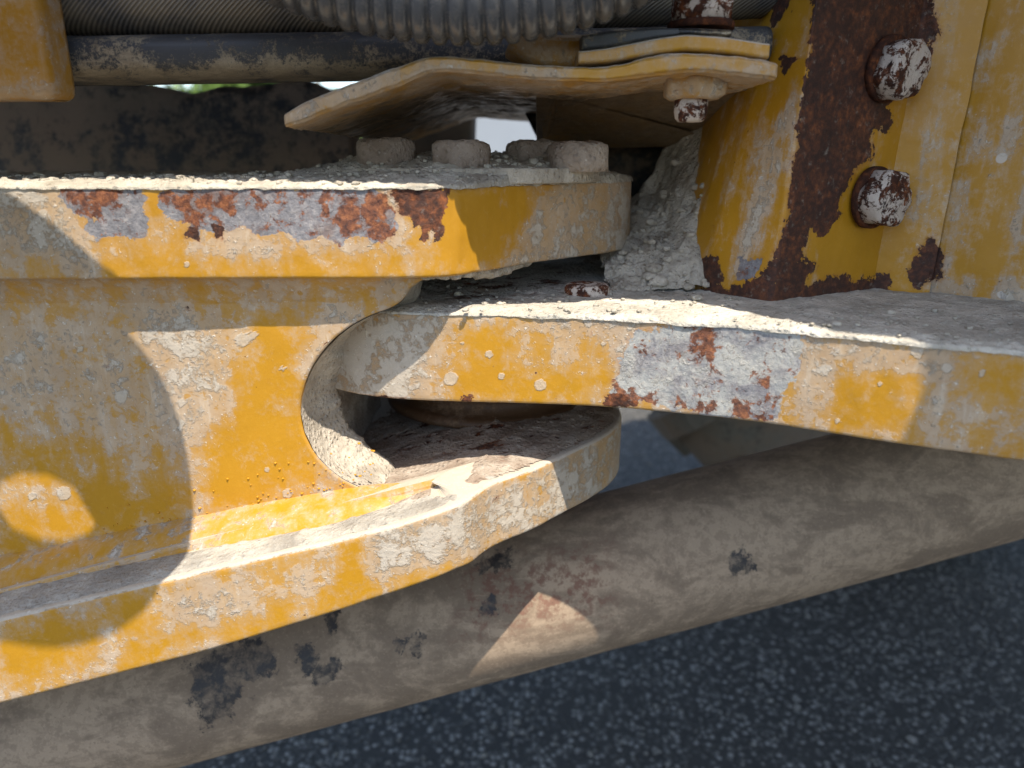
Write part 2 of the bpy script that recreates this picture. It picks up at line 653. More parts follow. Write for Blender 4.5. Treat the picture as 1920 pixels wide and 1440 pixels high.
def dusty_dark(name, base, dust, amount=.5, scale=60, rough=.55, bump=.4, brown=(0.16, 0.11, 0.075)):
    n = NT(name)
    n1 = n.noise(scale * .3, 5, .6, .3, off=41)
    n2 = n.noise(scale * 3, 6, .7, off=42)
    n3 = n.noise(scale * 12, 3, .6, off=43)
    v = n.add(n.add(n.mul(n1, .7), n.mul(n2, .6)), n.add(n.mul(n3, .25), -.775 + amount - .5))
    m = n.step(n.add(v, n.mul(n.attr('dust'), .13)), -.06, .06)
    ne = n.noise(scale * 1.6, 8, .70, .5, off=44)
    n5 = n.noise(scale * .7, 8, .68, .6, co=n.stretch((.55, 1, 1)), off=45)
    gone = n.mul(n.step(n.add(n.attr('bare'), n.add(n.mul(ne, 2.4), n.add(n.mul(n3, .6), -1.5))), .40, .62), n.add(.35, n.mul(n.step(n.noise(scale * 2.2, 7, .7, .3, off=48), .38, .56), .65)))
    m = n.mul(m, n.math('SUBTRACT', 1.0, n.mul(gone, n.add(.72, n.mul(n2, .4)))))
    col = n.mix(n.step(n5, .43, .57), tuple(.35 * x + .65 * y for x, y in zip(dust, brown)), dust)
    col = n.mix(n.mul(n.step(n2, .47, .56), .45), col, tuple(.25 * x + .75 * y for x, y in zip(dust, brown)))
    col = n.mix(n.mul(n.step(n3, .52, .70), .28), col, tuple(min(1, x * 1.4) for x in dust))
    col = n.mix(n.mul(n.step(n.attr('stain'), .2, .9), n.mul(n.step(n2, .46, .60), .65)), col, (.15, .06, .040))
    scr = n.step(n.noise(scale * 5, 6, .7, co=n.stretch((.10, 1, 1)), off=46), .58, .70)
    col = n.mix(n.mul(scr, .30), col, tuple(min(1, x * 1.35) for x in dust))
    col = n.mix(n.mul(n.step(n.noise(scale * 9, 4, .65, off=47), .60, .68), .35), col, tuple(x * .55 for x in brown))
    col = n.mix(m, base, col)
    h = n.add(n.mul(n2, bump), n.mul(m, .3))
    return n.out(col, n.add(rough, n.mul(m, .9 - rough)), h, .0007, .9, spec=.35)


M_cyl = dusty_dark('dusty_cylinder_paint', (0.018, 0.018, 0.020), (0.325, 0.240, 0.162), .98, 45, brown=(.125, .088, .060))
M_pipe = dusty_dark('dusty_black_steel', (0.055, 0.057, 0.060), (0.36, 0.30, 0.21), .455, 170, .42, brown=(.2, .16, .11))
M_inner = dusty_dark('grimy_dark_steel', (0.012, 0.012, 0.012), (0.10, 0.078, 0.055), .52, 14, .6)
M_shade_plate_rim = dusty_dark('shade_plate_rim_paint', (0.30, 0.16, 0.03), (0.30, 0.22, 0.14), .5, 20)  # for the added overhead shade plate, also used on the wheel rim
M_ring = dusty_dark('dirty_seal_ring', (0.065, 0.032, 0.014), (0.17, 0.11, 0.065), .42, 60, brown=(.09, .05, .03))
M_rubber = dusty_dark('tyre_rubber', (0.03, 0.03, 0.028), (0.12, 0.11, 0.09), .6, 10, .8)


def bolt_mat():
    n = NT('rusty_chalky_bolt')
    n1 = n.noise(120, 7, .72, .6, off=51)
    n2 = n.noise(600, 4, .7, off=52)
    m = n.step(n.add(n1, n.mul(n2, .22)), .575, .640)
    white = n.mix(n2, (0.42, 0.335, 0.27), (0.66, 0.58, 0.50))
    col = n.mix(m, white, rust_col(n))
    return n.out(col, .85, n.add(n.mul(n1, .8), n.mul(n2, .5)), .0018, 1, spec=.2)


M_bolt = bolt_mat()
nr = NT('dark_rust')
M_rust = nr.out(nr.mix(.35, rust_col(nr), (.03, .012, .008)), .9, nr.noise(300, 6, .7), .0015, 1, spec=.2)


def hose_mat():
    n = NT('black_ribbed_plastic')
    n1 = n.noise(120, 5, .6, off=61)
    n2 = n.noise(900, 3, .6, off=62)
    m = n.step(n.add(n.mul(n1, .8), n.mul(n2, .35)), .56, .80)
    col = n.mix(n.mul(m, .5), (0.078, 0.078, 0.080), (0.20, 0.165, 0.125))
    return n.out(col, n.add(.24, n.mul(m, .3)), n.add(n.mul(n1, .25), n.mul(n2, .1)), .0003, .5, spec=.7)


M_hose = hose_mat()


def braid_mat():
    n = NT('woven_hose_cover')
    wv = n.t.nodes.new('ShaderNodeTexWave')
    wv.wave_type = 'BANDS'
    wv.bands_direction = 'X'
    mp = n.t.nodes.new('ShaderNodeMapping')
    mp.inputs['Rotation'].default_value = (0, math.radians(-55), 0)
    n.t.links.new(n.co, mp.inputs['Vector'])
    n.t.links.new(mp.outputs[0], wv.inputs['Vector'])
    wv.inputs['Scale'].default_value = 200
    wv.inputs['Distortion'].default_value = .6
    wv.inputs['Detail'].default_value = 2
    wv.inputs['Detail Scale'].default_value = 8
    ln = wv.outputs['Fac']
    d = n.noise(30, 5, .6, off=71)
    base = n.mix(ln, (0.045, 0.047, 0.052), (0.16, 0.155, 0.15))
    col = n.mix(n.mul(n.step(d, .35, .62), .70), base, n.mix(ln, (0.20, 0.165, 0.115), (0.38, .315, .22)))
    return n.out(col, .85, ln, .0005, .8, spec=.3)


M_braid = braid_mat()


def asphalt():
    n = NT('asphalt')
    v = n.voro(125, out='Color')
    d = n.voro(125)
    s = n.t.nodes.new('ShaderNodeSeparateColor')
    n.t.links.new(v, s.inputs[0])
    col = n.ramp(s.outputs[0], [(0, (.030, .027, .023)), (.40, (.070, .065, .055)), (.72, (.15, .139, .120)), (1, (.36, .335, .29))])
    col = n.mix(n.step(d, .35, .6), col, (.030, .028, .024))
    col = n.mix(n.mul(n.noise(3, 5, .6), .25), col, (.09, .08, .065))
    h = n.add(n.mul(n.step(d, .6, .1), 1.0), n.mul(n.noise(220, 5, .7), .5))
    return n.out(col, .8, h, .004, 1, spec=.4)


M_ground = asphalt()


def plain(name, col, rough=.8, var=.25, scale=30, bump=.3):
    n = NT(name)
    a = n.noise(scale, 5, .6)
    c = n.mix(a, tuple(x * (1 - var) for x in col), tuple(min(1, x * (1 + var)) for x in col))
    return n.out(c, rough, a, .002, bump, spec=.3)


M_yel = plain('yellow_paint', (.47, .215, .011), .5, .2, 60)
M_leaf = plain('leaves', (.10, .16, .03), .6)
M_bark = plain('bark', (.12, .09, .06), .9)
M_white = plain('pale_render', (.27, .29, .31), .8, .08, 4)
M_stone = plain('loose_chippings', (.15, .14, .122), .75, .85, 25)

# ================================================================== SETTING
gx = 120.0
gv, gf = [], []
xs = np.r_[-gx, -30, -8, -3, -1.5, 0, 1.5, 3, 8, 30, gx]
ys = np.r_[-gx, -30, -8, -2, 0, .7, 1.5, 2.5, 5, 12, 40, gx]
G = np.stack(np.meshgrid(xs, ys, indexing='ij'), -1).reshape(-1, 2)
o = obj('ground', np.c_[G, np.full(len(G), -H)], grid_faces(len(xs), len(ys)), M_ground, sm=False, origin=(0, 0, -H))
tag(o, 'dark speckled asphalt ground in the shade below the machine', kind='structure')
r_ = np.random.default_rng(3)
k = 6500
px_ = r_.uniform(-.9, 1.5, k)
py_ = r_.uniform(.72, 2.3, k)
rad = np.clip(r_.lognormal(-5.75, .36, k), .0015, .008)
ICO_KEEP = ICO
V, Fc = [], []
o6 = np.array([[1, 0, 0], [-1, 0, 0], [0, 1, 0], [0, -1, 0], [0, 0, .7], [0, 0, -.6]], float)
f6 = [(0, 2, 4), (2, 1, 4), (1, 3, 4), (3, 0, 4), (2, 0, 5), (1, 2, 5), (3, 1, 5), (0, 3, 5)]
for i in range(k):
    v = o6 * r_.uniform(.6, 1.2, (6, 3)) * rad[i]
    a = r_.uniform(0, 6.28)
    v = np.c_[v[:, 0] * math.cos(a) - v[:, 1] * math.sin(a), v[:, 0] * math.sin(a) + v[:, 1] * math.cos(a), v[:, 2]]
    V.append(v + [px_[i], py_[i], -H + rad[i] * .25])
    Fc += [tuple(q + 6 * i for q in f) for f in f6]
o = obj('gravel', np.concatenate(V), Fc, M_stone, sm=False, origin=(.3, 1.4, -H))
tag(o, 'loose grey stone chips scattered over the dark asphalt', kind='stuff')

# ================================================================== LEFT FRAME: the hinge fork
fork = thing('hinge_fork', 'weathered yellow steel fork with curved throat and two thick plates, left of the hinge',
             'frame', (-.12, .48, -.22))
UP = [(-.46, .371), (-.33, .3735), (-.18, .376), (-.06, .378), (-.034, .381), (-.017, .402), (.012, .440), (.048, .474), (.072, .498),
      (.084, .528), (.080, .575), (.055, .62), (.0, .645), (-.2, .66), (-.46, .66)]
wear_up = {
    'splat': [(4, 1, [(568+6*math.cos(k*.7854), 372+6*math.sin(k*.7854)) for k in range(8)]), (4, 1, [(615+11*math.cos(k*.7854), 390+11*math.sin(k*.7854)) for k in range(8)]), (4, 1, [(660+6*math.cos(k*.7854), 365+6*math.sin(k*.7854)) for k in range(8)]), (4, 1, [(700+8*math.cos(k*.7854), 450+8*math.sin(k*.7854)) for k in range(8)]), (4, 1, [(40+12*math.cos(k*.7854), 380+12*math.sin(k*.7854)) for k in range(8)]), (4, 1, [(20+14*math.cos(k*.7854), 350+14*math.sin(k*.7854)) for k in range(8)]), (4, 1, [(80+10*math.cos(k*.7854), 400+10*math.sin(k*.7854)) for k in range(8)]), (4, 1, [(350+6*math.cos(k*.7854), 495+6*math.sin(k*.7854)) for k in range(8)])],
    'bare': [(10, 1, [(112,352),(150,345),(200,351),(240,347),(262,356),(278,372),(264,392),(281,415),(270,442),(240,447),(215,440),(185,448),(160,438),(150,425),(178,412),(148,403),(128,388),(112,370)]),
             (10, 1, [(298,372),(312,356),(345,350),(372,356),(420,346),(460,355),(520,348),(560,357),(610,350),(650,358),(690,350),(725,366),(736,392),(750,425),(735,448),(700,454),(672,438),(640,458),(600,444),(560,455),(525,434),(490,442),(455,423),(432,438),(415,428),(402,444),(385,428),(372,448),(348,438),(354,420),(320,412),(300,400)])],
    'bloom': [(16, 1, [(110, 352), (235, 350), (235, 392), (160, 410)]), (14, 1, [(305, 362), (440, 352), (440, 398), (345, 425)]),
              (20, 1, [(600, 352), (740, 355), (750, 450), (640, 445)]), (18, .7, [(430, 350), (600, 350), (600, 375), (430, 375)])],
    'rust': [(12, 1, [(728,360),(760,352),(800,356),(836,352),(838,385),(826,410),(833,442),(815,455),(806,428),(797,455),(788,422),(776,434),(766,405),(750,402),(746,380)]), (9, 1, [(348, 425), (378, 420), (372, 450), (345, 446)]),
             (8, 1, [(400, 420), (422, 425), (418, 450), (400, 446)])],
    'clean': [(20, 1, [(836, 350), (1000, 352), (975, 430), (925, 480), (880, 512), (838, 500), (828, 440)]),
              (12, .55, [(190, 485), (500, 478), (900, 470), (900, 530), (190, 530)]),
              (10, .8, [(270, 350), (300, 350), (300, 400), (280, 400)])],
    'dust': [(30, .7, [(1000, 340), (1200, 340), (1200, 490), (960, 500)]), (30, .95, [(-20, 325), (105, 345), (130, 440), (170, 500), (-20, 460)]),
             (24, .35, [(430, 440), (700, 450), (760, 480), (430, 480)])],
}
V, Fc = slab(UP, -.0125, -.0576, .0016, .0017, rough=.0005, rs=120, inner=(.005,))
obj('upper_plate', V, Fc, M_paint, fork, wear=wear_up)

# web with the round throat
YW = .389
thr_px = [(800, 521), (772, 535), (765, 549), (754, 564), (732, 578), (700, 588), (660, 608), (623, 637), (590, 677), (572, 714),
          (561, 757), (565, 798), (577, 830), (597, 860), (623, 885), (652, 905), (692, 921), (738, 934)]
thr = np.array([PY(u, v, YW) for u, v in thr_px])[:, [0, 2]][::-1]      # bottom to top
thr[0, 1] -= .003
zb_pts = np.array([[-.46, -.265], [-.264, -.232], [-.17, -.214], [-.091, -.194], [-.05, -.184], [0, -.178]])
zwb = lambda x: np.interp(x, zb_pts[:, 0], zb_pts[:, 1])
thr_s = smooth(thr, .0018, False, 1)
nv = len(thr_s)
nu = 130
grid = np.zeros((nu, nv, 3))
zz0, zz1 = thr_s[0, 1], thr_s[-1, 1]
for i, u in enumerate(np.linspace(0, 1, nu) ** .8):
    fr = np.linspace(0, 1, nv)
    zr = thr_s[:, 1]
    xr = thr_s[:, 0]
    x = -.46 + (xr + .46) * u
    t = (zr - zz0) / (zz1 - zz0)
    zl = -.0572 + (zwb(x) + .0572) * (1 - t)
    wgt = u ** 12
    z = zl * (1 - wgt) + zr * wgt
    grid[i] = np.c_[x, np.full(nv, YW), z]
g = grid.copy()
flat = g.reshape(-1, 3)
flat[:, 1] += fbm(flat, 45, 4, 3) * .0004
g = flat.reshape(grid.shape)
# round the throat edge a little and give it thickness
mid1, mid2 = g.copy(), g.copy()
wear_web = {
    'splat': [(4, 1, [(228+13*math.cos(k*.7854), 745+13*math.sin(k*.7854)) for k in range(8)]), (4, 1, [(455+15*math.cos(k*.7854), 637+15*math.sin(k*.7854)) for k in range(8)]), (4, 1, [(475+9*math.cos(k*.7854), 628+9*math.sin(k*.7854)) for k in range(8)]), (4, 1, [(540+10*math.cos(k*.7854), 925+10*math.sin(k*.7854)) for k in range(8)]), (4, 1, [(500+6*math.cos(k*.7854), 880+6*math.sin(k*.7854)) for k in range(8)]), (4, 1, [(340+9*math.cos(k*.7854), 755+9*math.sin(k*.7854)) for k in range(8)]), (4, 1, [(150+8*math.cos(k*.7854), 655+8*math.sin(k*.7854)) for k in range(8)]), (4, 1, [(530+6*math.cos(k*.7854), 690+6*math.sin(k*.7854)) for k in range(8)]), (4, 1, [(120+14*math.cos(k*.7854), 925+14*math.sin(k*.7854)) for k in range(8)]), (4, 1, [(60+9*math.cos(k*.7854), 930+9*math.sin(k*.7854)) for k in range(8)]), (4, 1, [(290+6*math.cos(k*.7854), 560+6*math.sin(k*.7854)) for k in range(8)])],
    'clean': [(30, .85, [(475, 590), (565, 600), (555, 700), (562, 820), (600, 900), (480, 962), (380, 962), (400, 850), (450, 760)]),
              (25, .75, [(0, 900), (60, 870), (360, 930), (360, 985), (0, 1045)]),
              (25, .4, [(0, 800), (150, 830), (110, 900), (0, 900)])],
    'dust': [(16, .6, [(40, 900), (140, 905), (150, 950), (30, 955)]), (40, .55, [(240, 600), (470, 600), (440, 700), (380, 790), (350, 870), (300, 700)]),
             (40, .35, [(0, 600), (240, 610), (300, 800), (120, 830), (0, 760)]),
             (20, .4, [(0, 905), (110, 900), (130, 950), (20, 960)]),
             (25, .5, [(600, 560), (700, 590), (620, 640), (590, 680)])],
    'rust': [(5, .9, [(660, 612), (672, 612), (664, 628)]), (4, .8, [(606, 640), (616, 640), (608, 660)])],
}
bk = g.copy()
bk[:, :, 1] = YW + .034
V, Fc = layers((g, bk))
obj('web_plate', V, Fc, M_paint, fork, wear=wear_web)

# lower plate: flange on the left, neck and round boss on the right
LP = [(-.46, .312), (-.264, .330), (-.17, .338), (-.09, .346), (-.040, .3505), (-.024, .356), (-.014, .372), (-.003, .382), (.010, .391),
      (.033, .417), (.054, .440), (.071, .466), (.078, .495), (.074, .535), (.052, .58), (.012, .62), (-.05, .64), (-.46, .66)]
zt_pts = np.array([[-.46, -.268], [-.264, -.2250], [-.17, -.2048], [-.10, -.1905], [-.06, -.1812], [-.03, -.1725], [-.012, -.1690], [.1, -.1690]])
zbt_pts = np.array([[-.46, -.318], [-.264, -.2745], [-.17, -.2525], [-.091, -.2300], [-.03, -.2105], [0, -.208], [.1, -.208]])
lzt = lambda x, y: np.interp(x, zt_pts[:, 0], zt_pts[:, 1])
lzb = lambda x, y: np.interp(x, zbt_pts[:, 0], zbt_pts[:, 1])
wear_lp = {
    'clean': [(14, .8, [(640, 1020), (692, 1000), (684, 1090), (632, 1105)]), (25, .7, [(0, 1190), (280, 1110), (300, 1160), (100, 1250), (0, 1290)]),
              (8, .6, [(985, 920), (1005, 915), (1000, 945), (985, 945)]), (14, .5, [(240, 1200), (640, 1095), (860, 1050), (860, 1075), (200, 1270)])],
    'dust': [(26, .8, [(690, 1000), (880, 950), (1010, 885), (1170, 790), (1165, 920), (1060, 965), (890, 1050), (690, 1090)]),
             (30, .35, [(300, 1120), (640, 1030), (630, 1110), (400, 1190)])],
}
V, Fc = slab(LP, lzt, lzb, .0022, .0019, rough=.0005, rs=70, inner=(.008,), cap=.03)
obj('lower_plate', V, Fc, M_paint, fork, wear=wear_lp)


def bead(path, a, b, bulge, seg=10, seed=0, ripple=.0006, n=160):
    """fillet weld: for each path point the two toes a, b are given; the face between them bulges"""
    A, B = np.asarray(a, float), np.asarray(b, float)
    t = np.linspace(0, 1, seg)
    G = A[:, None, :] * (1 - t)[None, :, None] + B[:, None, :] * t[None, :, None]
    nrm = np.array(bulge, float)
    amt = np.sin(t * math.pi)
    G = G + nrm[None, None, :] * amt[None, :, None]
    fl = G.reshape(-1, 3)
    d = (fbm(fl, 160, 4, seed) * ripple).reshape(G.shape[:2])
    G = G + (nrm / np.linalg.norm(nrm))[None, None, :] * (d * (amt + .15))[:, :, None]
    return G.reshape(-1, 3), grid_faces(G.shape[0], G.shape[1])


xs = np.linspace(-.46, -.0455, 240)
ya = np.interp(xs, [-.46, -.33, -.18, -.06], [.371, .3735, .376, .378]) + .0035
ya = ya + (YW - ya) * np.clip((xs + .075) / .03, 0, 1) ** 1.5
wb = fbm(np.c_[xs, xs * 0, xs * 0], 40, 3, 5) * .0012
A = np.c_[xs, ya, np.full(len(xs), -.0572)]
tq = np.clip((-.046 - xs) / .03, 0, 1) ** .6
B = np.c_[xs, np.full(len(xs), YW + .0006), -.0572 - .0165 * tq + wb * tq]
V, Fc = bead(None, A, B, (0, .0012, .0012), 10, 2)
obj('weld_bead', V, Fc[::1], M_paint, fork, wear={'dust': [(25, .45, [(0, 520), (800, 510), (800, 600), (0, 610)])]})
xs = np.linspace(-.46, -.036, 280)
wb = fbm(np.c_[xs, xs * 0 + 3, xs * 0], 40, 3, 6) * .001
tp_ = np.clip((-.036 - xs) / .060, 0, 1) ** .75
top = lzt(xs, 0) + .0115 * tp_ + np.maximum(0, zwb(xs) + .004 - lzt(xs, 0) - .0115) * tp_ + wb * tp_
A = np.c_[xs, np.full(len(xs), YW + .001), top]
B = np.c_[xs, YW - .0235 * tp_ - wb * tp_, lzt(xs, 0) + .0006]
V, Fc = bead(None, A, B, (0, -.0008, .0012), 14, 3)
obj('weld_bead', V, Fc, M_weld, fork, wear={'clean': [(30, .45, [(0, 1030), (360, 960), (700, 890), (800, 900), (700, 985), (360, 1045), (0, 1110)])]})

cs, rs_ = [], []
for i in range(95):
    u = random.uniform(-.24, -.075)
    up_ = .010 + .03 * random.random() ** 2.2
    cs.append((u, YW - .0002, zwb(u) + .010 + up_ * .8)); rs_.append(random.uniform(.0003, .0007))
V, Fc = clods(cs, rs_, 95, .1, .8)
o = obj('weld_spatter', V, Fc, M_yel, fork)
tag(o, kind='stuff')
# pin cap on the upper plate with its ring of bolts
V, Fc = slab([(-.03 + .088 * math.cos(a), .505 + .088 * math.sin(a)) for a in np.linspace(0, 6.283, 48, endpoint=False)], -.004, -.0125, .001, .004, 0)
cap_o = obj('pin_cap', V, Fc, M_crust2, fork)


def hexbolt(name, c, axis, r, h, mat, parent, washer=None, turn=.3, wmat=None, lump=.0012, seed=0, dome=True):
    pr = [(r, 0), (r, h * .35), (r, h * .7), (r * .97, h * .88), (r * .86, h), (r * .45, h * 1.03), (r * .05, h * 1.03)]
    V, Fc = lathe(pr, c, axis, 48, [turn] * 4 + [0] * 3)
    d = V - np.asarray(c)
    V = V + d / np.maximum(np.linalg.norm(d, axis=1), 1e-6)[:, None] * (fbm(V, 150, 4, seed) * lump)[:, None]
    o = obj(name, V, Fc, mat, parent)
    if washer:
        wr, wh = washer
        V, Fc = lathe([(wr, -wh), (wr, -wh * .2), (wr * .96, 0), (r * .5, 0)], c, axis, 48)
        obj('washer', V, Fc, wmat or M_rust, o, origin=None)
    return o


for i, (u, vb, Y) in enumerate([(724, 310, .462), (865, 312, .447), (1000, 306, .50), (1083, 312, .458)]):
    c = PY(u, vb, Y)
    c[2] = [-.0045, -.0080, -.0005, -.0062][i]
    hexbolt('bolt', c, (0, 0, 1), .0162, [.0165, .0185, .0125, .0165][i], M_boltmud, fork, turn=[.2, .5, .9, .35][i], lump=.0024, seed=20 + i)

V, Fc = slab([(-.30, .455), (-.118, .455), (-.108, .475), (-.104, .60), (-.30, .60)], -.0570, lambda x, y: lzt(x, y) - .004, .003, .004, 1, rough=.0015, rs=40, cap=.003)
obj('rear_web', V, Fc, M_crust4, fork)
# seal ring between tongue and lower plate
rc = (-.016, .545)
V, Fc = lathe([(.060, -.1725), (.078, -.1722), (.0785, -.168), (.074, -.1655), (.0655, -.1650), (.066, -.153), (.070, -.1515), (.0705, -.1305), (.05, -.1300)],
              (rc[0], rc[1], 0), (0, 0, 1), 90)
obj('seal_ring', V, Fc, M_ring, fork)

# ================================================================== RIGHT FRAME: tongue plate and post
front = thing('hinge_tongue_frame', 'thick yellow tongue plate between the fork plates with rusty bolted post, right side',
              'frame', (.2, .5, -.13))
TG = [(-.140, .50), (-.138, .466), (-.117, .433), (-.095, .416), (-.0718, .4055), (-.0325, .3975), (.0115, .3925), (.055, .3840), (.090, .373), (.121, .3625), (.150, .347),
      (.177, .3315), (.228, .3075), (.32, .272), (.5, .25), (.5, .72), (.1, .72), (-.03, .63), (-.10, .585)]
wear_tg = {
    'splat': [(4, 1, [(917+8*math.cos(k*.7854), 664+8*math.sin(k*.7854)) for k in range(8)]), (4, 1, [(1013+12*math.cos(k*.7854), 722+12*math.sin(k*.7854)) for k in range(8)]), (4, 1, [(845+14*math.cos(k*.7854), 710+14*math.sin(k*.7854)) for k in range(8)]), (4, 1, [(866+4*math.cos(k*.7854), 643+4*math.sin(k*.7854)) for k in range(8)]), (4, 1, [(1131+5*math.cos(k*.7854), 645+5*math.sin(k*.7854)) for k in range(8)]), (4, 1, [(1720+14*math.cos(k*.7854), 660+14*math.sin(k*.7854)) for k in range(8)]), (4, 1, [(1715+9*math.cos(k*.7854), 650+9*math.sin(k*.7854)) for k in range(8)]), (4, 1, [(1775+10*math.cos(k*.7854), 690+10*math.sin(k*.7854)) for k in range(8)]), (4, 1, [(1840+8*math.cos(k*.7854), 700+8*math.sin(k*.7854)) for k in range(8)]), (4, 1, [(1650+6*math.cos(k*.7854), 720+6*math.sin(k*.7854)) for k in range(8)]), (4, 1, [(1570+6*math.cos(k*.7854), 790+6*math.sin(k*.7854)) for k in range(8)]), (4, 1, [(940+7*math.cos(k*.7854), 705+7*math.sin(k*.7854)) for k in range(8)])],
    'bare': [(16, 1, [(1185, 625), (1290, 606), (1420, 606), (1510, 625), (1500, 690), (1470, 740), (1446, 788), (1300, 772), (1135, 750), (1160, 690)])],
    'bloom': [(14, 1, [(1140, 700), (1185, 735), (1240, 745), (1240, 775), (1130, 765)]), (14, 1, [(1270, 745), (1340, 755), (1340, 785), (1270, 775)]),
              (14, 1, [(1370, 755), (1446, 745), (1446, 795), (1370, 785)]), (12, .9, [(1290, 610), (1350, 610), (1340, 680), (1300, 690)]),
              (10, .9, [(1410, 700), (1450, 695), (1440, 730), (1415, 725)]), (10, .8, [(1190, 640), (1215, 640), (1210, 670), (1190, 670)])],
    'rust': [(6, .9, [(862, 742), (888, 742), (888, 757), (862, 757)]), (5, .8, [(660, 738), (760, 745), (760, 756), (660, 750)]), (6, .85, [(1130, 735), (1160, 738), (1200, 752), (1200, 764), (1130, 760)])],
    'clean': [(22, .8, [(890, 625), (960, 610), (945, 690), (1020, 700), (1150, 700), (1130, 755), (860, 750), (850, 710)]),
              (20, .7, [(1570, 700), (1740, 720), (1740, 838), (1560, 810)]), (25, .7, [(1790, 665), (1920, 680), (1920, 770), (1780, 750)]),
              (20, .5, [(1100, 620), (1160, 620), (1150, 700), (1100, 700)]), (22, .4, [(1750, 780), (1920, 800), (1920, 860), (1750, 830)])],
    'dust': [(30, .75, [(600, 590), (850, 590), (800, 680), (760, 760), (600, 740)]), (30, .40, [(1480, 610), (1700, 650), (1600, 720), (1500, 760)]),
             (15, .4, [(960, 590), (1200, 595), (1200, 625), (960, 630)])],
}
V, Fc = slab(TG, lambda x, y: np.interp(x, [-.07, .06], [-.0802, -.079]), lambda x, y: np.interp(x, [-.07, .06], [-.1305, -.1285]), .0016, .0018, rough=.0004, rs=110, inner=(.005,), seed=5)
obj('tongue_plate', V, Fc, M_tongue, front, wear=wear_tg)
c = PZ(1102, 560, -.079)
c[1] += .006
V, Fc = lathe([(.0135, -.004), (.0135, .006), (.0125, .0075), (.011, .008), (.004, .0078)], c, (0, 0, 1), 40)
V = V + (fbm(V, 220, 4, 8) * .0008)[:, None] * np.array([1, 1, .6])
obj('plug', V, Fc, M_bolt, front)

# post: folded vertical plates rising from the tongue
PO = [(.0985, .482), (.1455, .4215), (.150, .421), (.2375, .471), (.243, .471), (.262, .444), (.300, .408), (.42, .36), (.42, .64), (.1185, .64)]


def post_skew(Q, z):
    k = np.clip((z + .08) / .17, 0, 3)
    wgt = np.clip((.1500 - Q[:, 0]) / .047, 0, 1)
    return np.c_[.044 * k * wgt + .007 * k * (1 - wgt), -.0 * k]


rust_po = [(1527, -90), (1741, -90), (1741, 0), (1766, 47), (1754, 81), (1736, 124), (1715, 118), (1690, 180), (1660, 201), (1677, 231), (1664, 248), (1638, 243), (1630, 295), (1606, 316),
           (1580, 363), (1574, 410), (1548, 444), (1519, 430), (1500, 488), (1531, 500), (1508, 535), (1583, 510), (1594, 530), (1677, 508), (1660, 560), (1484, 600), (1437, 610),
           (1280, 590), (1290, 545), (1340, 536), (1373, 536), (1405, 525), (1442, 504), (1474, 410), (1478, 355), (1493, 273), (1497, 192), (1519, 103)]
wear_po = {
    'splat': [(4, 1, [(1740+6*math.cos(k*.7854), 145+6*math.sin(k*.7854)) for k in range(8)]), (4, 1, [(1736+5*math.cos(k*.7854), 160+5*math.sin(k*.7854)) for k in range(8)]), (4, 1, [(1730+4*math.cos(k*.7854), 178+4*math.sin(k*.7854)) for k in range(8)]), (4, 1, [(1745+6*math.cos(k*.7854), 382+6*math.sin(k*.7854)) for k in range(8)]), (4, 1, [(1640+5*math.cos(k*.7854), 40+5*math.sin(k*.7854)) for k in range(8)]), (4, 1, [(1790+7*math.cos(k*.7854), 20+7*math.sin(k*.7854)) for k in range(8)]), (4, 1, [(1860+5*math.cos(k*.7854), 330+5*math.sin(k*.7854)) for k in range(8)]), (4, 1, [(1758+6*math.cos(k*.7854), 15+6*math.sin(k*.7854)) for k in range(8)]), (4, 1, [(1420+5*math.cos(k*.7854), 420+5*math.sin(k*.7854)) for k in range(8)]), (4, 1, [(1470+3*math.cos(k*.7854), 310+3*math.sin(k*.7854)) for k in range(8)]), (4, 1, [(1512+3*math.cos(k*.7854), 317+3*math.sin(k*.7854)) for k in range(8)])],
    'rust': [(13, 1, rust_po), (9, 1, [(1318, 485), (1346, 478), (1362, 540), (1312, 528)]), (9, 1, [(1700, 505), (1748, 440), (1768, 478), (1765, 522), (1712, 545)]),
             (9, 1, [(1447, -60), (1487, -60), (1480, 10), (1446, 57)]), (8, 1, [(1458, 104), (1500, 108), (1470, 142)])],
    'bare': [(9, 1, [(1384, 480), (1424, 488), (1418, 522), (1382, 530)])],
    'dust': [(14, .75, [(1440, 240), (1490, 150), (1500, 190), (1470, 330), (1430, 420), (1390, 520), (1365, 520), (1400, 400)]),
             (16, .62, [(1830, 90), (1880, 60), (1865, 200), (1850, 330), (1822, 300)]), (16, .62, [(1880, 250), (1930, 150), (1930, 460), (1870, 470)]),
             (14, .5, [(1800, 330), (1830, 330), (1820, 480), (1795, 470)]), (16, .4, [(1760, 60), (1800, 40), (1780, 330), (1740, 400)]),
             (12, .7, [(1720, 530), (1920, 520), (1920, 600), (1700, 570)])],
    'clean': [(24, .5, [(1690, 130), (1760, 130), (1720, 420), (1640, 440)]), (20, .4, [(1500, 440), (1690, 420), (1690, 500), (1500, 500)])],
}
V, Fc = slab(PO, .30, -.084, .001, .0022, it=2, rough=.0006, rs=70, skew=post_skew, seed=8)
obj('post', V, Fc, M_post, front, wear=wear_po)
V, Fc = slab([(.020, .64), (.25, .63), (.25, .66), (.020, .66)], .25, -.09, .001, .01, 0, rough=.0015, rs=25, skew=lambda Q, z: np.c_[(.02 - z) * .5 * (Q[:, 0] < .05), z * 0])
obj('rear_web', V, Fc, M_inner, front)
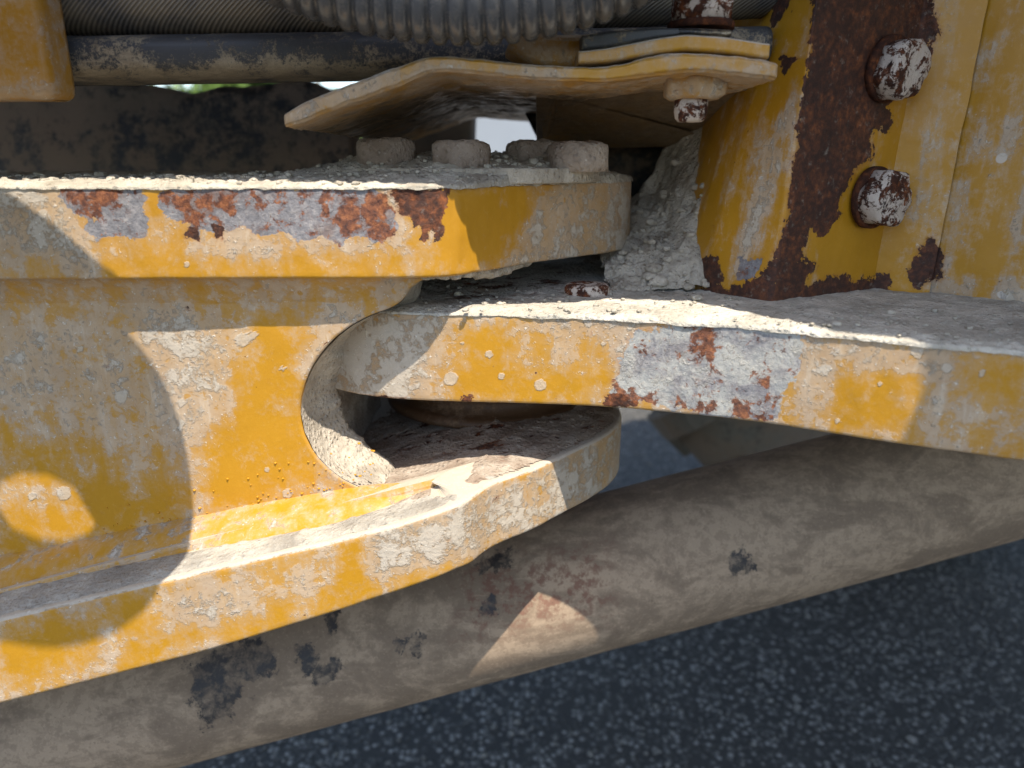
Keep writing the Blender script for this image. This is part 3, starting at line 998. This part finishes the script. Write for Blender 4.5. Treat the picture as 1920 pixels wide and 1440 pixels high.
# vertical weld in the inner corner of the post
zz = np.linspace(-.08, .2, 150)
wv = fbm(np.c_[zz, zz * 0, zz * 0], 60, 3, 12) * .001
kx = .007 * np.clip((zz + .08) / .17, 0, 3)
A = np.c_[.2255 + kx + wv, np.full(150, .4645) - .0005, zz]
B = np.c_[.2545 + kx + wv, np.full(150, .4520) - .0005, zz]
V, Fc = bead(None, A, B, (.0004, -.0012, 0), 10, 9, .0007)
obj('weld_bead', V, [f[::-1] for f in Fc], M_post, front, wear={'dust': [(14, .42, [(1750, -50), (1800, -50), (1790, 200), (1740, 420), (1700, 420)])], 'rust': wear_po['rust']})
bn = np.array([.496, -.868, 0])
b0 = np.array([.150, .421, 0])
for i, (u, v) in enumerate([(1648, 132), (1622, 370)]):
    r = ray(u, v)
    t = (b0 @ bn) / (r @ bn)
    c = r * t
    kk = np.clip((c[2] + .08) / .17, 0, 3)
    c = c + bn * .0035 + np.array([.004 * kk * .5, 0, 0])
    hexbolt('bolt', c + bn * .0035, tuple(bn + np.array([0, 0, -.10 + .1 * i])), .0150, .0128, M_bolt, front, washer=(.0178, .004), turn=.25 + .4 * i, lump=.0028, seed=40 + i)

# ================================================================== DRY MUD
eU = lambda Q, sd: np.interp(Q[:, 0], [-.26, -.14, -.06, -.03], [1, .7, .35, .3]) * (1 - np.clip(sd / .03, 0, 1)) + np.clip(sd / .03, 0, 1)
hU = lambda Q, sd: (-.0124 + np.minimum(1, sd / .004) * .0010 * eU(Q, sd)
                    + eU(Q, sd) * (fbm(np.c_[Q, Q[:, :1] * 0], 70, 5, 60, .6) * .5 + .5) * .0036 * np.minimum(1, sd / .007)
                    + np.exp(-(((Q[:, 0] + .035) / .095) ** 2 + ((Q[:, 1] - .505) / .085) ** 2) ** 2) * (.0125 + .005 * fbm(np.c_[Q, Q[:, :1] * 0], 40, 4, 61))
                    + np.maximum(0, fbm(np.c_[Q, Q[:, :1] * 0], 260, 3, 62)) * .0022)
PU = smooth(UP, .002, True)
V, Fc = join(rim(PU, hU, -.0125, seed=11), field(PU - outward(PU) * .024, lambda Q, sd: hU(Q, sd + .02) - .0004, .0018, .0007, 4))
o = obj('dried_mud', V, Fc, M_crust, origin=(-.2, .5, -.012))
tag(o, 'pale crust of dried mud lying over the top of the upper fork plate', kind='stuff')
hT = lambda Q, sd: (-.0788 + np.interp(Q[:, 0], [-.07, .06], [-.0012, 0]) + np.minimum(1, sd / .006) * .0010 + (fbm(np.c_[Q, Q[:, :1] * 0], 90, 5, 63, .6) * .5 + .5) * .0022 * np.minimum(1, sd / .01)
                    + np.maximum(0, fbm(np.c_[Q, Q[:, :1] * 0], 240, 3, 64)) * .0014)
PT = smooth(TG, .002, True)
V, Fc = join(rim(PT, hT, -.0796, seed=12), field(PT - outward(PT) * .024, lambda Q, sd: hT(Q, sd + .02) - .0004, .002, .0007, 5))
o = obj('dust_crust', V, Fc, M_crust3, origin=(.15, .5, -.079),
        wear={'rust': [(20, 1, [(830, 515), (1060, 500), (1060, 550), (960, 565), (850, 575)]), (20, 1, [(1150, 495), (1290, 520), (1250, 540), (1150, 530)]),
                       (14, .9, [(1250, 600), (1480, 610), (1480, 622), (1250, 612)])]})
tag(o, 'whitish dust crust covering the top of the tongue plate', kind='stuff')

PL = smooth([(-.135, .392)] + [p for p in LP if p[0] > -.03] + [(-.135, .64)], .002, True)
PL = PL - outward(PL) * .0035
hL = lambda Q, sd: (lzt(Q[:, 0], 0) + .0002 + np.minimum(1, sd / .006) * .0006 + (fbm(np.c_[Q, Q[:, :1] * 0], 85, 5, 65, .6) * .5 + .5) * .0022 * np.minimum(1, sd / .012)
                    + np.maximum(0, fbm(np.c_[Q, Q[:, :1] * 0], 190, 3, 66) - .1) * .0030 * np.minimum(1, sd / .008))
V, Fc = field(PL, hL, .0018, .0005, 6)
o = obj('dirt_layer', V, Fc, M_crust4, origin=(-.02, .5, -.172), wear={'rust': [(25, 1, [(700, 770), (1160, 760), (1165, 830), (900, 860), (700, 850)])]})
tag(o, 'brown lumpy dirt on the round end of the lower fork plate', kind='stuff')

PF = [(x, np.interp(x, [-.46, -.264, -.17, -.09, -.040, -.024, -.014, -.003], [.312, .330, .338, .346, .3505, .356, .372, .382]) + .0026) for x in np.linspace(-.45, -.006, 60)]
PF += [(-.02, .398), (-.045, .392), (-.07, .376), (-.12, .369), (-.2, .3685), (-.45, .3685)]
hF = lambda Q, sd: (lzt(Q[:, 0], 0) - .0002 + np.minimum(1, sd / .007) * .0006 + (fbm(np.c_[Q, Q[:, :1] * 0], 75, 5, 67, .6) * .5 + .5) * .0013 * np.minimum(1, sd / .006)
                    + np.maximum(0, fbm(np.c_[Q, Q[:, :1] * 0], 230, 3, 68) - .15) * .0020 * np.minimum(1, sd / .005))
V, Fc = field(PF, hF, .0016, .0005, 7)
o = obj('dust_layer', V, Fc, M_flange, origin=(-.2, .35, -.2))
tag(o, 'pale dust lying along the flange of the lower fork plate below the weld', kind='stuff')

# heap in the corner between fork tip and post
n_, m_ = 90, 70
G = np.zeros((n_, m_, 3))
for i, a in enumerate(np.linspace(0, 1, n_)):
    for j, b in enumerate(np.linspace(0, 1, m_)):
        G[i, j] = [.060 + .10 * a, .455 + .13 * b, 0]
fl = G.reshape(-1, 3)
A_, B_ = (fl[:, 0] - .06) / .10, (fl[:, 1] - .455) / .13
hh = -.082 + .085 * np.clip(B_ * 1.05 + .05, 0, 1) ** .75 * np.clip(.35 + A_ * .9, 0, 1) + .055 * np.clip((A_ - .45) * 2.2, 0, 1) * np.clip(B_ * 4, 0, 1)
hh += fbm(fl, 55, 5, 70, .6) * .010 * np.clip(B_ * 5, .1, 1)
hh += (.5 - np.abs(fbm(fl, 80, 5, 71, .65))) * .007 * np.clip(B_ * 4, .15, 1) + np.abs(fbm(fl, 210, 3, 74)) * .004
fl[:, 2] = hh
fl[:, 0] += fbm(fl, 60, 3, 72) * .004
fl[:, 1] += fbm(fl, 60, 3, 73) * .006
o = obj('dried_mud', fl, grid_faces(n_, m_), M_crust2, origin=(.11, .52, -.08))
tag(o, 'heap of crumbly grey dried mud packed between fork tip and yellow post', kind='stuff')
cs, rs_ = [], []
for i in range(150):
    k = random.randrange(len(fl))
    q = fl[k]
    if random.random() < .35 and q[2] > -.03: continue
    r = random.uniform(.0007, .0024) * (1.9 if random.random() < .10 else 1)
    cs.append((q[0], q[1] - r * .3, q[2] + r * .25)); rs_.append(r)
V, Fc = clods(cs, rs_, 93)
o = obj('mud_clods', V, Fc, M_crust2, origin=(.11, .5, -.05))
tag(o, 'grey crumbling clods on the mud heap beside the yellow post', kind='stuff')
# ragged mud lining the throat and hanging below the upper plate
tp = thr_s[3:-3]
n_ = len(tp)
tt = np.linspace(0, 1, n_)
rows = []
nn = np.gradient(tp, axis=0)
nn = np.c_[nn[:, 1], -nn[:, 0]]
nn /= np.linalg.norm(nn, axis=1)[:, None]
rag = np.clip(fbm(np.c_[tt * 14, tt * 0, tt * 0], 1.0, 5, 80, .72) * .8 + .5, 0, 1.3)
wt = np.sin(np.clip(tt * 1.02, 0, 1) * math.pi) ** .5
for d, q in [(0.0, .0008), (.006, .0008), (.014, .0014), (.022, .003), (.030, .005), (.036, .0085), (.040, .0085), (.046, .002)]:
    off = (q + ((.009 if q > .004 else .003) * rag if q > .002 else 0)) * wt
    P3 = np.c_[tp[:, 0] + nn[:, 0] * off, np.full(n_, YW + d), tp[:, 1] + nn[:, 1] * off]
    P3 += fbm(P3, 180, 4, 81)[:, None] * np.array([.0012, .0006, .0012]) * (1 if q > .001 else .3)
    rows.append(P3)
V = np.concatenate(rows)
o = obj('dried_mud', V, grid_faces(len(rows), n_), M_crust2, origin=(-.11, .41, -.13))
tag(o, 'ragged grey mud lining the inside edge of the round throat', kind='stuff')
# crumbs
cs, rs_ = [], []
for i in range(520):
    x = random.uniform(-.30, .06)
    f = random.random() ** 1.6
    y0 = np.interp(x, [-.3, -.06, -.03, .012, .07], [.379, .383, .389, .443, .5])
    y = y0 + .003 + f * .12
    Q = np.array([[x, y]])
    z = hU(Q, np.array([f * .12 + .003]))[0]
    r = min(.0042, random.lognormvariate(-7.1, .5))
    if random.random() < .06: r *= 1.8
    cs.append((x, y, z + r * .2)); rs_.append(r)
for i in range(46):
    u = random.uniform(-20, 700)
    P_ = PY(u, 350, .381)
    cs.append((P_[0], .3815 + random.uniform(-.001, .004), -.0115 + random.uniform(0, .001))); rs_.append(random.uniform(.0006, .0016))
V, Fc = clods(cs, rs_, 90)
o = obj('mud_crumbs', V, Fc, M_crust, origin=(-.1, .45, -.01), sm=True)
tag(o, 'loose mud crumbs on the upper fork plate near the bolts', kind='stuff')
cs, rs_ = [], []
for i in range(260):
    x = random.uniform(-.07, .30)
    yf = np.interp(x, [-.0718, -.03, .0115, .055, .121, .177, .228, .32], [.3985, .3905, .388, .3825, .3625, .3315, .3075, .272])
    y = yf + .003 + random.random() ** 1.3 * .08
    z = hT(np.array([[x, y]]), np.array([.01]))[0]
    r = min(.003, random.lognormvariate(-7.3, .45))
    cs.append((x, y, z + r * .2)); rs_.append(r)
V, Fc = clods(cs, rs_, 91)
o = obj('mud_crumbs', V, Fc, M_crust, origin=(.1, .42, -.08))
tag(o, 'loose mud crumbs on the dusty top of the tongue plate', kind='stuff')
# hanging mud under the lip of the upper plate
cs, rs_ = [], []
for i in range(70):
    s = random.random()
    u = 770 + s * 220
    vv = np.interp(u, [770, 821, 886, 992], [519, 513, 503, 492])
    Y = np.interp(u, [770, 850, 886, 992], [.384, .388, .405, .440])
    P_ = PY(u, vv, Y + .004)
    bump = math.exp(-((u - 915) / 45) ** 2)
    r = .0012 + .0035 * random.random() * (.4 + bump)
    cs.append((P_[0], P_[1] + random.uniform(0, .01), -.0576 - r * .3 - random.random() * .002 * bump)); rs_.append(r)
V, Fc = clods(cs, rs_, 92)
o = obj('dried_mud', V, Fc, M_crust2, origin=(-.01, .41, -.058))
tag(o, 'small lumps of mud hanging under the chamfered end of the upper fork plate', kind='stuff')

# ================================================================== BRACKET with bolt, above
brk = thing('hose_bracket', 'bent yellow bracket plate with drooping left end bolted above the fork', 'bracket', (.05, .45, .03))
YB = .380
top_px = [(533, 214), (560, 196), (609, 175), (704, 139), (760, 119), (795, 107), (825, 104), (930, 113), (1040, 124), (1120, 126), (1170, 120), (1228, 103), (1290, 98), (1360, 103), (1442, 113), (1458, 118)]
bot_px = [(541, 238), (575, 226), (628, 204), (704, 178), (760, 157), (800, 136), (830, 132), (938, 144), (1040, 151), (1120, 153), (1170, 149), (1228, 143), (1290, 134), (1360, 139), (1442, 148), (1456, 150)]
tpx = np.array([PY(u, v, YB) for u, v in top_px])[:, [0, 2]]
bpx = np.array([PY(u, v, YB) for u, v in bot_px])[:, [0, 2]]
xg = np.linspace(tpx[0, 0], tpx[-1, 0], 190)
ker = np.exp(-np.linspace(-2, 2, 23) ** 2); ker /= ker.sum()
sm_ = lambda a: np.convolve(np.pad(a, 11, mode='reflect', reflect_type='odd'), ker, 'valid')
ztop = sm_(np.interp(xg, tpx[:, 0], tpx[:, 1]))
zbot = sm_(np.interp(xg, bpx[:, 0], bpx[:, 1]))
depth = np.r_[0, .0006, .0016, np.linspace(.004, .36, 90)]
rows = []
prof = [(1.0, .5), ]
sec = []
# section going round: front edge, top, back, underside (front edge rounded)
ys_t = list(depth) + [.40]
for d in reversed(ys_t):
    sec.append((d, 't', .0014 if d == 0 else (.0004 if d < .001 else 0)))
for f_ in np.linspace(.85, .15, 7):
    sec.append((-.0006, f_, 0))
for d in ys_t:
    sec.append((d, 'b', .0014 if d == 0 else (.0004 if d < .001 else 0)))
G = []
for d, w_, e in sec:
    if w_ == 't': z = ztop - e
    elif w_ == 'b': z = zbot + e
    else: z = ztop * w_ + zbot * (1 - w_)
    row = np.c_[xg, np.full(len(xg), YB + d), z]
    if w_ == 'b':
        row[:, 2] -= np.maximum(0, fbm(row, 45, 4, 101) - .15) * .006 * np.clip(d * 60, 0, 1)
        row[:, 2] += fbm(row, 200, 3, 102) * .0004
    row[:, 1] += fbm(row, 120, 4, 103) * .0008
    row[:, 2] += fbm(row, 150, 4, 104) * .0006
    G.append(row)
G = np.array(G)
V = G.reshape(-1, 3)
Fc = grid_faces(G.shape[0], G.shape[1], True, False)
nA = G.shape[1]
Fc.append(tuple(i * nA for i in range(G.shape[0]))[::-1]); Fc.append(tuple(i * nA + nA - 1 for i in range(G.shape[0])))
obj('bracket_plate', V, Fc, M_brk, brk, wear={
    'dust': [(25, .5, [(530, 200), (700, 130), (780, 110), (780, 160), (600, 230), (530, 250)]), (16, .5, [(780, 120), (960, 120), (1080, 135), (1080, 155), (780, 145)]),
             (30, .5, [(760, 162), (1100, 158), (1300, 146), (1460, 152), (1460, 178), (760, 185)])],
    'brown_shade': [(26, 1, [(560, 262), (720, 180), (860, 172), (1100, 178), (1400, 172), (1480, 190), (1480, 330), (560, 330)])],  # shade under the bracket, painted in as a brown tone
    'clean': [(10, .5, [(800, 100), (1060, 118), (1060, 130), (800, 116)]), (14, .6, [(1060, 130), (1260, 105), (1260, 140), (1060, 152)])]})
# clamp plates stacked on the bracket's right end
def stack(pts_t, pts_b, y0, y1, name, mat, parent, wear=None):
    T = np.array([PY(u, v, y0) for u, v in pts_t])[:, [0, 2]]
    Bm = np.array([PY(u, v, y0) for u, v in pts_b])[:, [0, 2]]
    x = np.linspace(T[0, 0], T[-1, 0], 90)
    zt_, zb_ = np.interp(x, T[:, 0], T[:, 1]), np.interp(x, Bm[:, 0], Bm[:, 1])
    zt_ = np.convolve(np.pad(zt_, 3, mode='edge'), np.ones(7) / 7, 'valid'); zb_ = np.convolve(np.pad(zb_, 3, mode='edge'), np.ones(7) / 7, 'valid')
    rows = [np.c_[x, np.full(90, y0 + .002), zb_], np.c_[x, np.full(90, y0), zb_ + .0008]]
    for f_ in (.25, .5, .75):
        rows.append(np.c_[x, np.full(90, y0), zb_ * (1 - f_) + zt_ * f_])
    rows += [np.c_[x, np.full(90, y0), zt_ - .0008], np.c_[x, np.full(90, y0 + .0012), zt_], np.c_[x, np.full(90, (y0 + y1) / 2), zt_], np.c_[x, np.full(90, y1), zt_], np.c_[x, np.full(90, y1), zb_]]
    G = np.array(rows)
    fl = G.reshape(-1, 3)
    fl[:, 1] += fbm(fl, 100, 3, 111) * .0005
    Fc = grid_faces(G.shape[0], 90, True, False, flip=True)
    Fc.append(tuple(i * 90 for i in range(len(rows)))); Fc.append(tuple(i * 90 + 89 for i in range(len(rows)))[::-1])
    return obj(name, fl, Fc, mat, parent, wear=wear)


stack([(1085, 96), (1140, 90), (1228, 72), (1285, 64), (1360, 69), (1444, 82)], [(1085, 120), (1140, 117), (1228, 101), (1285, 94), (1360, 99), (1444, 111)], .384, .50, 'clamp_plate', M_brk, brk,
      {'clean': [(14, .5, [(1230, 70), (1440, 80), (1440, 110), (1230, 100)])]})
stack([(1092, 66), (1140, 58), (1228, 52), (1300, 52), (1372, 56)], [(1092, 93), (1140, 88), (1228, 71), (1285, 64), (1372, 69)], .390, .49, 'rubber_pad', M_pipe, brk)
c = PY(1314, 42, .410)
hexbolt('bolt', c, (0, 0, 1), .0138, .016, M_bolt, brk, washer=(.0165, .0035), turn=.5, seed=60)
# nut and stud below
c2 = PY(1303, 146, .408); c2[2] += .001
V, Fc = lathe([(.004, .003), (.0150, .003), (.0150, -.004), (.0145, -.0095), (.0125, -.0115), (.0085, -.0118)], c2, (0, 0, -1) if False else (0, 0, 1), 48, [0, .6, .6, .6, 0, 0])
V = V + (fbm(V, 140, 4, 62) * .0009)[:, None]
obj('nut', V, [f[::-1] for f in Fc], M_brk, brk, wear={'dust': [(20, .45, [(1230, 140), (1370, 140), (1370, 250), (1230, 250)])]})
V, Fc = lathe([(.0085, -.010), (.0085, -.0175), (.0078, -.0205), (.006, -.0222), (.001, -.0225)], c2 + np.array([-.001, 0, 0]), (0, 0, 1), 40)
V[:, :2] += (np.sin(V[:, 2:] * 3600) * .0003)
obj('stud', V, [f[::-1] for f in Fc], M_bolt, brk)
# sloping gusset below the bracket
V, Fc = slab([(.014, .47), (.170, .47), (.172, .585), (.019, .60)], lambda x, y: .0425 - (y - .47) * .24, lambda x, y: .0395 - (y - .47) * .245, .0008, .004, 0)
obj('gusset', V, Fc, M_inner if False else M_brk, brk, wear={'brown_shade': [(30, .8, [(900, 150), (1500, 150), (1500, 300), (900, 300)])]})  # the bracket's painted underside shade carries on here
# bent tab under the ribbed hose
T_ = [PY(u, v, .402) for u, v in [(965, 86), (985, 100), (1010, 112), (1040, 118), (1085, 118), (1110, 116)]]
path = smooth(np.array(T_), .003)
V, Fc = tube(path + np.array([0, .03, .006]), .010, 24, (.5, 2.6, .9))
obj('bent_tab', V, Fc, M_brk, brk)

# ================================================================== HOSES and rail
pts = np.array([PY(u, v, .371) for u, v in [(330, -95), (410, -40), (490, 0), (560, 31), (640, 56), (760, 78), (880, 86), (980, 80), (1100, 54), (1180, 25), (1235, 0), (1330, -60)]])
pf = np.polyfit(pts[:, 0], pts[:, 2], 5)
xb = np.linspace(pts[0, 0], pts[-1, 0], 600)
bot = np.c_[xb, np.full(600, pts[0, 1]), np.polyval(pf, xb)]
tg_ = np.gradient(bot, axis=0); tg_ /= np.linalg.norm(tg_, axis=1)[:, None]
nrm = np.c_[-tg_[:, 2], tg_[:, 1] * 0, tg_[:, 0]]
R0 = .0215
cen = bot + nrm * R0
cen = resample(cen, .0077 / 12)
ph = (np.arange(len(cen)) % 12) / 12
prof_r = np.interp(ph, [0, .10, .22, .42, .62, .74, .84, .92, 1], [.90, .97, 1.0, 1.008, 1.0, .97, .90, .865, .90])
rough_r = 1 + fbm(cen, 9, 2, 120) * .004
V, Fc = tube(cen, R0 * prof_r * rough_r, 56)
o = obj('corrugated_hose', V, Fc, M_hose, origin=tuple(cen[len(cen) // 2]))
tag(o, 'black ribbed corrugated hose sagging across the top edge', 'hose')

path = np.array([[-.5, .44, .0935], [-.3, .445, .0925], [-.12, .452, .0925], [.02, .462, .0965], [.15, .48, .108], [.3, .5, .12]])
V, Fc = tube(smooth(path, .003), .0275, 48)
o = obj('hydraulic_hose', V, Fc, M_braid, origin=(-.1, .45, .092))
tag(o, 'thick dusty hose with diagonal woven cover behind the ribbed hose', 'hose')
path = np.array([[-.5, .445, .0505], [-.3, .447, .0512], [-.1, .456, .0555], [.02, .464, .0585], [.14, .474, .061]])
V, Fc = tube(smooth(path, .003), 1.0, 48, (.62, .030, .0115))
fl = V + fbm(V, 50, 3, 130)[:, None] * .0004
o = obj('steel_rail', fl, Fc, M_pipe, origin=(-.2, .45, .05), wear={'dust': [(22, 1, [(-50, 120), (350, 118), (720, 112), (720, 180), (-50, 190)])]})
tag(o, 'black rounded steel rail coated with tan dust, below the woven hose', 'rail')

# ================================================================== HYDRAULIC CYLINDER
a_, b_ = np.array([-.26, .463, -.372]), np.array([.077, .510, -.301])
d_ = (b_ - a_) / (b_[0] - a_[0])
ax = np.array([a_ + d_ * (x - a_[0]) for x in np.linspace(-.48, .75, 300)])
V, Fc = tube(ax, .0575, 96)
cyl = thing('hydraulic_cylinder', 'thick dusty brown hydraulic cylinder tube slanting below the fork, black patches', 'cylinder', tuple(ax[150]))
obj('barrel', V + fbm(V, 25, 3, 140)[:, None] * .0003, Fc, M_cyl, cyl, wear={
    'bare': [(22, 1, [(350, 1245), (400, 1215), (490, 1195), (525, 1245), (520, 1262), (452, 1285), (432, 1350), (375, 1362), (365, 1300)]),
             (18, 1, [(553, 1215), (582, 1205), (602, 1245), (640, 1228), (636, 1272), (600, 1282), (568, 1260)]), (14, .9, [(608, 1150), (636, 1142), (632, 1192), (612, 1190)]),
             (16, .9, [(893, 1118), (932, 1112), (938, 1150), (898, 1156)]), (16, .85, [(1366, 1030), (1400, 1018), (1424, 1072), (1366, 1082)]), (14, .6, [(470, 1300), (480, 1300), (480, 1330), (465, 1330)]),
             (20, .75, [(740, 1195), (800, 1185), (790, 1235), (740, 1230)]), (14, .75, [(1480, 1040), (1500, 1035), (1500, 1055)]), (20, .8, [(880, 1040), (960, 1030), (960, 1065), (900, 1080)])],
    'stain': [(60, 1, [(860, 1050), (1140, 1020), (1150, 1160), (1020, 1180), (860, 1200)])]})

# ================================================================== things behind
# dark inner wall of the far frame side
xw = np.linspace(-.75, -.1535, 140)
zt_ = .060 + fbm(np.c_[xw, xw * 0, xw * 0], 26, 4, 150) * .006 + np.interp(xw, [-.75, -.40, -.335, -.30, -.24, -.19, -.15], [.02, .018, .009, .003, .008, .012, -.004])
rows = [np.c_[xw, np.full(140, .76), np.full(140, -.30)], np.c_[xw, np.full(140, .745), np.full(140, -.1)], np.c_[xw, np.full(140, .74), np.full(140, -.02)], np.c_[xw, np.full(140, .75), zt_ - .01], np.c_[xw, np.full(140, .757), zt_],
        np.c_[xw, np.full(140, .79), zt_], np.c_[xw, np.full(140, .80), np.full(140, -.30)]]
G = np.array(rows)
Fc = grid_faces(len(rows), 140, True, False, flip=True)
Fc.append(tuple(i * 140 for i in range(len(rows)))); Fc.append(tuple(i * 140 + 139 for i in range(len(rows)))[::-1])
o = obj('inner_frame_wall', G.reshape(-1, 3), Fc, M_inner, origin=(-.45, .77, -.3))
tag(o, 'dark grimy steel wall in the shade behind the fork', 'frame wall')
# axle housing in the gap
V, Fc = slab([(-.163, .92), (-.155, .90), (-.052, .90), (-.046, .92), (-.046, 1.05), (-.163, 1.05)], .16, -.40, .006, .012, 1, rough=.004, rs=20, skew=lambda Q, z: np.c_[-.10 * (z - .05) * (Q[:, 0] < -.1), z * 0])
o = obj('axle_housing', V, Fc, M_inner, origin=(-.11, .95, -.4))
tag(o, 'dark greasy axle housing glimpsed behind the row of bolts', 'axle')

# far wheel
wh = thing('wheel', 'big grey-brown tyre blurred in the gap under the tongue plate', 'wheel', (.757, 1.45, -.15))
cw = np.array([.757, 1.25, -.15])
V, Fc = lathe([(.30, .03), (.36, .0), (.48, -.01), (.54, .02), (.565, .06), (.57, .2), (.565, .34), (.54, .38), (.48, .41), (.36, .40), (.30, .37)], cw, (0, 1, 0), 96)
obj('tyre', V, Fc, M_rubber, wh)
V, Fc = lathe([(.05, .10), (.12, .09), (.14, .12), (.26, .13), (.298, .05), (.302, .04), (.302, .36), (.1, .36)], cw, (0, 1, 0), 64)
obj('rim', V, Fc, M_shade_plate_rim, wh)
for s in range(22):
    a0 = s * 2 * math.pi / 22
    for side in (0, 1):
        pts_ = []
        for t in np.linspace(0, 1, 6):
            yy = (.0 + .20 * t) if side == 0 else (.40 - .20 * t)
            aa = a0 + (.14 if side else 0) + .10 * t
            rin = np.interp(t, [0, .25, 1], [.50, .55, .565])
            for (dr, da) in ((-.01, -.055), (.032, -.045), (.032, .045), (-.01, .055)):
                rr_ = rin + dr
                pts_.append([cw[0] + rr_ * math.cos(aa + da), cw[1] + yy + (-.012 if side == 0 else .012), cw[2] + rr_ * math.sin(aa + da)])
        Fl = grid_faces(6, 4, False, True)
        Fl += [(0, 1, 2, 3), (23, 22, 21, 20)]
        obj('lug', np.array(pts_), Fl, M_rubber, wh, sm=False)

# unseen plate added outside the frame, outline and slot shaped to shadow the fork
lk = thing('shadow_caster', 'unseen slotted plate added at the left to cast the round shadow on the fork', 'shadow caster', (-.40, .30, .08))
e0, ed = np.array([0, .24, .065]), np.array([0, .10, .07]) / math.hypot(.10, .07)
en = np.array([0, -ed[2], ed[1]])
oc = [(-.275, .106), (-.2228, .0958), (-.2075, .0924), (-.1895, .0869), (-.1760, .0826), (-.1640, .0790), (-.1507, .072), (-.1401, .0637), (-.1336, .055), (-.1294, .046), (-.1270, .0369), (-.1225, .0116),
      (-.1220, -.0040), (-.1280, -.0186), (-.1384, -.025), (-.1544, -.0311), (-.1786, -.035), (-.1971, -.0352), (-.230, -.034), (-.33, -.028), (-.40, .02), (-.36, .105), (-.31, .108)]
hc = [(-.2373, .0461), (-.225, .0482), (-.2099, .0478), (-.195, .0446), (-.1822, .0355), (-.1878, .0325), (-.2018, .0302), (-.2172, .0307), (-.2323, .0335), (-.240, .0390)]
hcen = np.array([-.211, .039])


def polar(poly, n=160, it=2):
    P = smooth(poly, .0006, True, it) - hcen
    a = np.arctan2(P[:, 1], P[:, 0])
    k = np.argsort(a)
    t = np.linspace(-math.pi, math.pi, n, endpoint=False)
    r = np.interp(t, a[k], np.hypot(P[:, 0], P[:, 1])[k], period=2 * math.pi)
    return np.c_[r * np.cos(t), r * np.sin(t)] + hcen


po_, ph_ = polar(oc), polar(hc, it=0)
to3 = lambda Q, h: np.c_[Q[:, 0], np.zeros(len(Q)), np.zeros(len(Q))] + e0 + Q[:, 1:2] * ed + h * en
G = np.array([to3(ph_, .003), to3(ph_ * .2 + po_ * .8, .003), to3(po_, .002), to3(po_, -.002), to3(ph_ * .2 + po_ * .8, -.003), to3(ph_, -.003)])
obj('caster_plate', G.reshape(-1, 3), grid_faces(6, 160, True, True, flip=True), M_brk, lk)
V, Fc = tube(np.array([[-.37, .29, .10], [-.50, .30, .125], [-.75, .31, .20]]), .03, 24, (.4, 1.0, .35))
obj('bar', V, Fc, M_brk, lk)  # added arm holding the unseen shadow caster
# rounded end of a yellow block at the upper left
P_ = PY(99, 186, .392)
V, Fc = slab([(-.42, .390), (P_[0] - .010, .390), (P_[0] - .001, .3925), (P_[0] + .0005, .400), (P_[0], .418), (-.42, .418)], .16, P_[2], .0055, .0022, 1, rough=.0004, rs=60)
o = obj('stop_block', V, Fc, M_brk, origin=(-.33, .405, P_[2]),
        wear={'clean': [(20, .5, [(0, 0), (70, 0), (70, 140), (0, 140)])], 'dust': [(14, .5, [(-20, 150), (110, 150), (110, 200), (-20, 200)])]})
tag(o, 'rounded yellow steel block cut off by the upper left corner', 'block')

# unseen plate added overhead, front edge shaped to shade the right side and back
zd = .26
kd = zd + .079
ref = [(-1.3, .427), (.100, .427), (.145, .352), (.196, .325), (.203, .05), (.215, -.25), (1.4, -.25)]
dk = [(x + .20 * kd, y - .42 * kd) for x, y in ref] + [(1.4, 1.12), (-1.3, 1.12)]
V, Fc = slab(dk, zd + .02, zd, .001, .03, 0, rough=0, cap=.0015)
o = obj('shade_plate', V, Fc, M_shade_plate_rim, origin=(0, .7, zd))
tag(o, 'unseen yellow plate added overhead to shade the post', 'shade plate')

# far background: pale building and shrubs seen through the slits
bd = thing('building', 'pale rendered building far off, glimpsed behind the bolts', 'building', (.4, 9, -H))
V, Fc = slab([(-.9, 9), (1.7, 9), (1.7, 13), (-.9, 13)], 2.4, -H, .01, .3, 0)
obj('wall', V, Fc, M_white, bd, sm=False)
V, Fc = slab([(-1.1, 8.8), (1.9, 8.8), (1.9, 13.2), (-1.1, 13.2)], 2.55, 2.401, .01, .3, 0)
obj('roof', V, Fc, M_rubber, bd, sm=False)
for j, (sx, lab) in enumerate([(-2.1, 'bright green shrub far off in the sun, seen through the narrow slit'), (-4.3, 'green shrub far off at the left behind the dark wall')]):
    sh = thing('shrub', lab, 'shrub', (sx, 8.5, -H))
    V, Fc = tube(np.array([[sx, 8.5, -H], [sx + .03, 8.5, -.2], [sx, 8.5, .5], [sx + .05, 8.55, 1.0]]), np.array([.06, .05, .035, .015]), 10, up=(0, 1, 0))
    obj('trunk', V, Fc, M_bark, sh)
    r2 = np.random.default_rng(200 + j)
    nl = 5000
    d = r2.normal(size=(nl, 3)); d /= np.linalg.norm(d, axis=1)[:, None]
    rr_ = r2.uniform(.3, 1, nl) ** .5
    cl = r2.normal(size=(9, 3)) * [.55, .4, .5]
    ctr = cl[r2.integers(0, 9, nl)] + d * rr_[:, None] * .5 + [sx, 8.5, .35]
    q1 = r2.normal(size=(nl, 3)); q1 /= np.linalg.norm(q1, axis=1)[:, None]
    q2 = np.cross(q1, r2.normal(size=(nl, 3))); q2 /= np.linalg.norm(q2, axis=1)[:, None]
    L = .07
    V = np.stack([ctr - q1 * L, ctr + q2 * L * .45, ctr + q1 * L, ctr - q2 * L * .45], 1).reshape(-1, 3)
    obj('crown', V, [(4 * i, 4 * i + 1, 4 * i + 2, 4 * i + 3) for i in range(nl)], M_leaf, sh, sm=False)
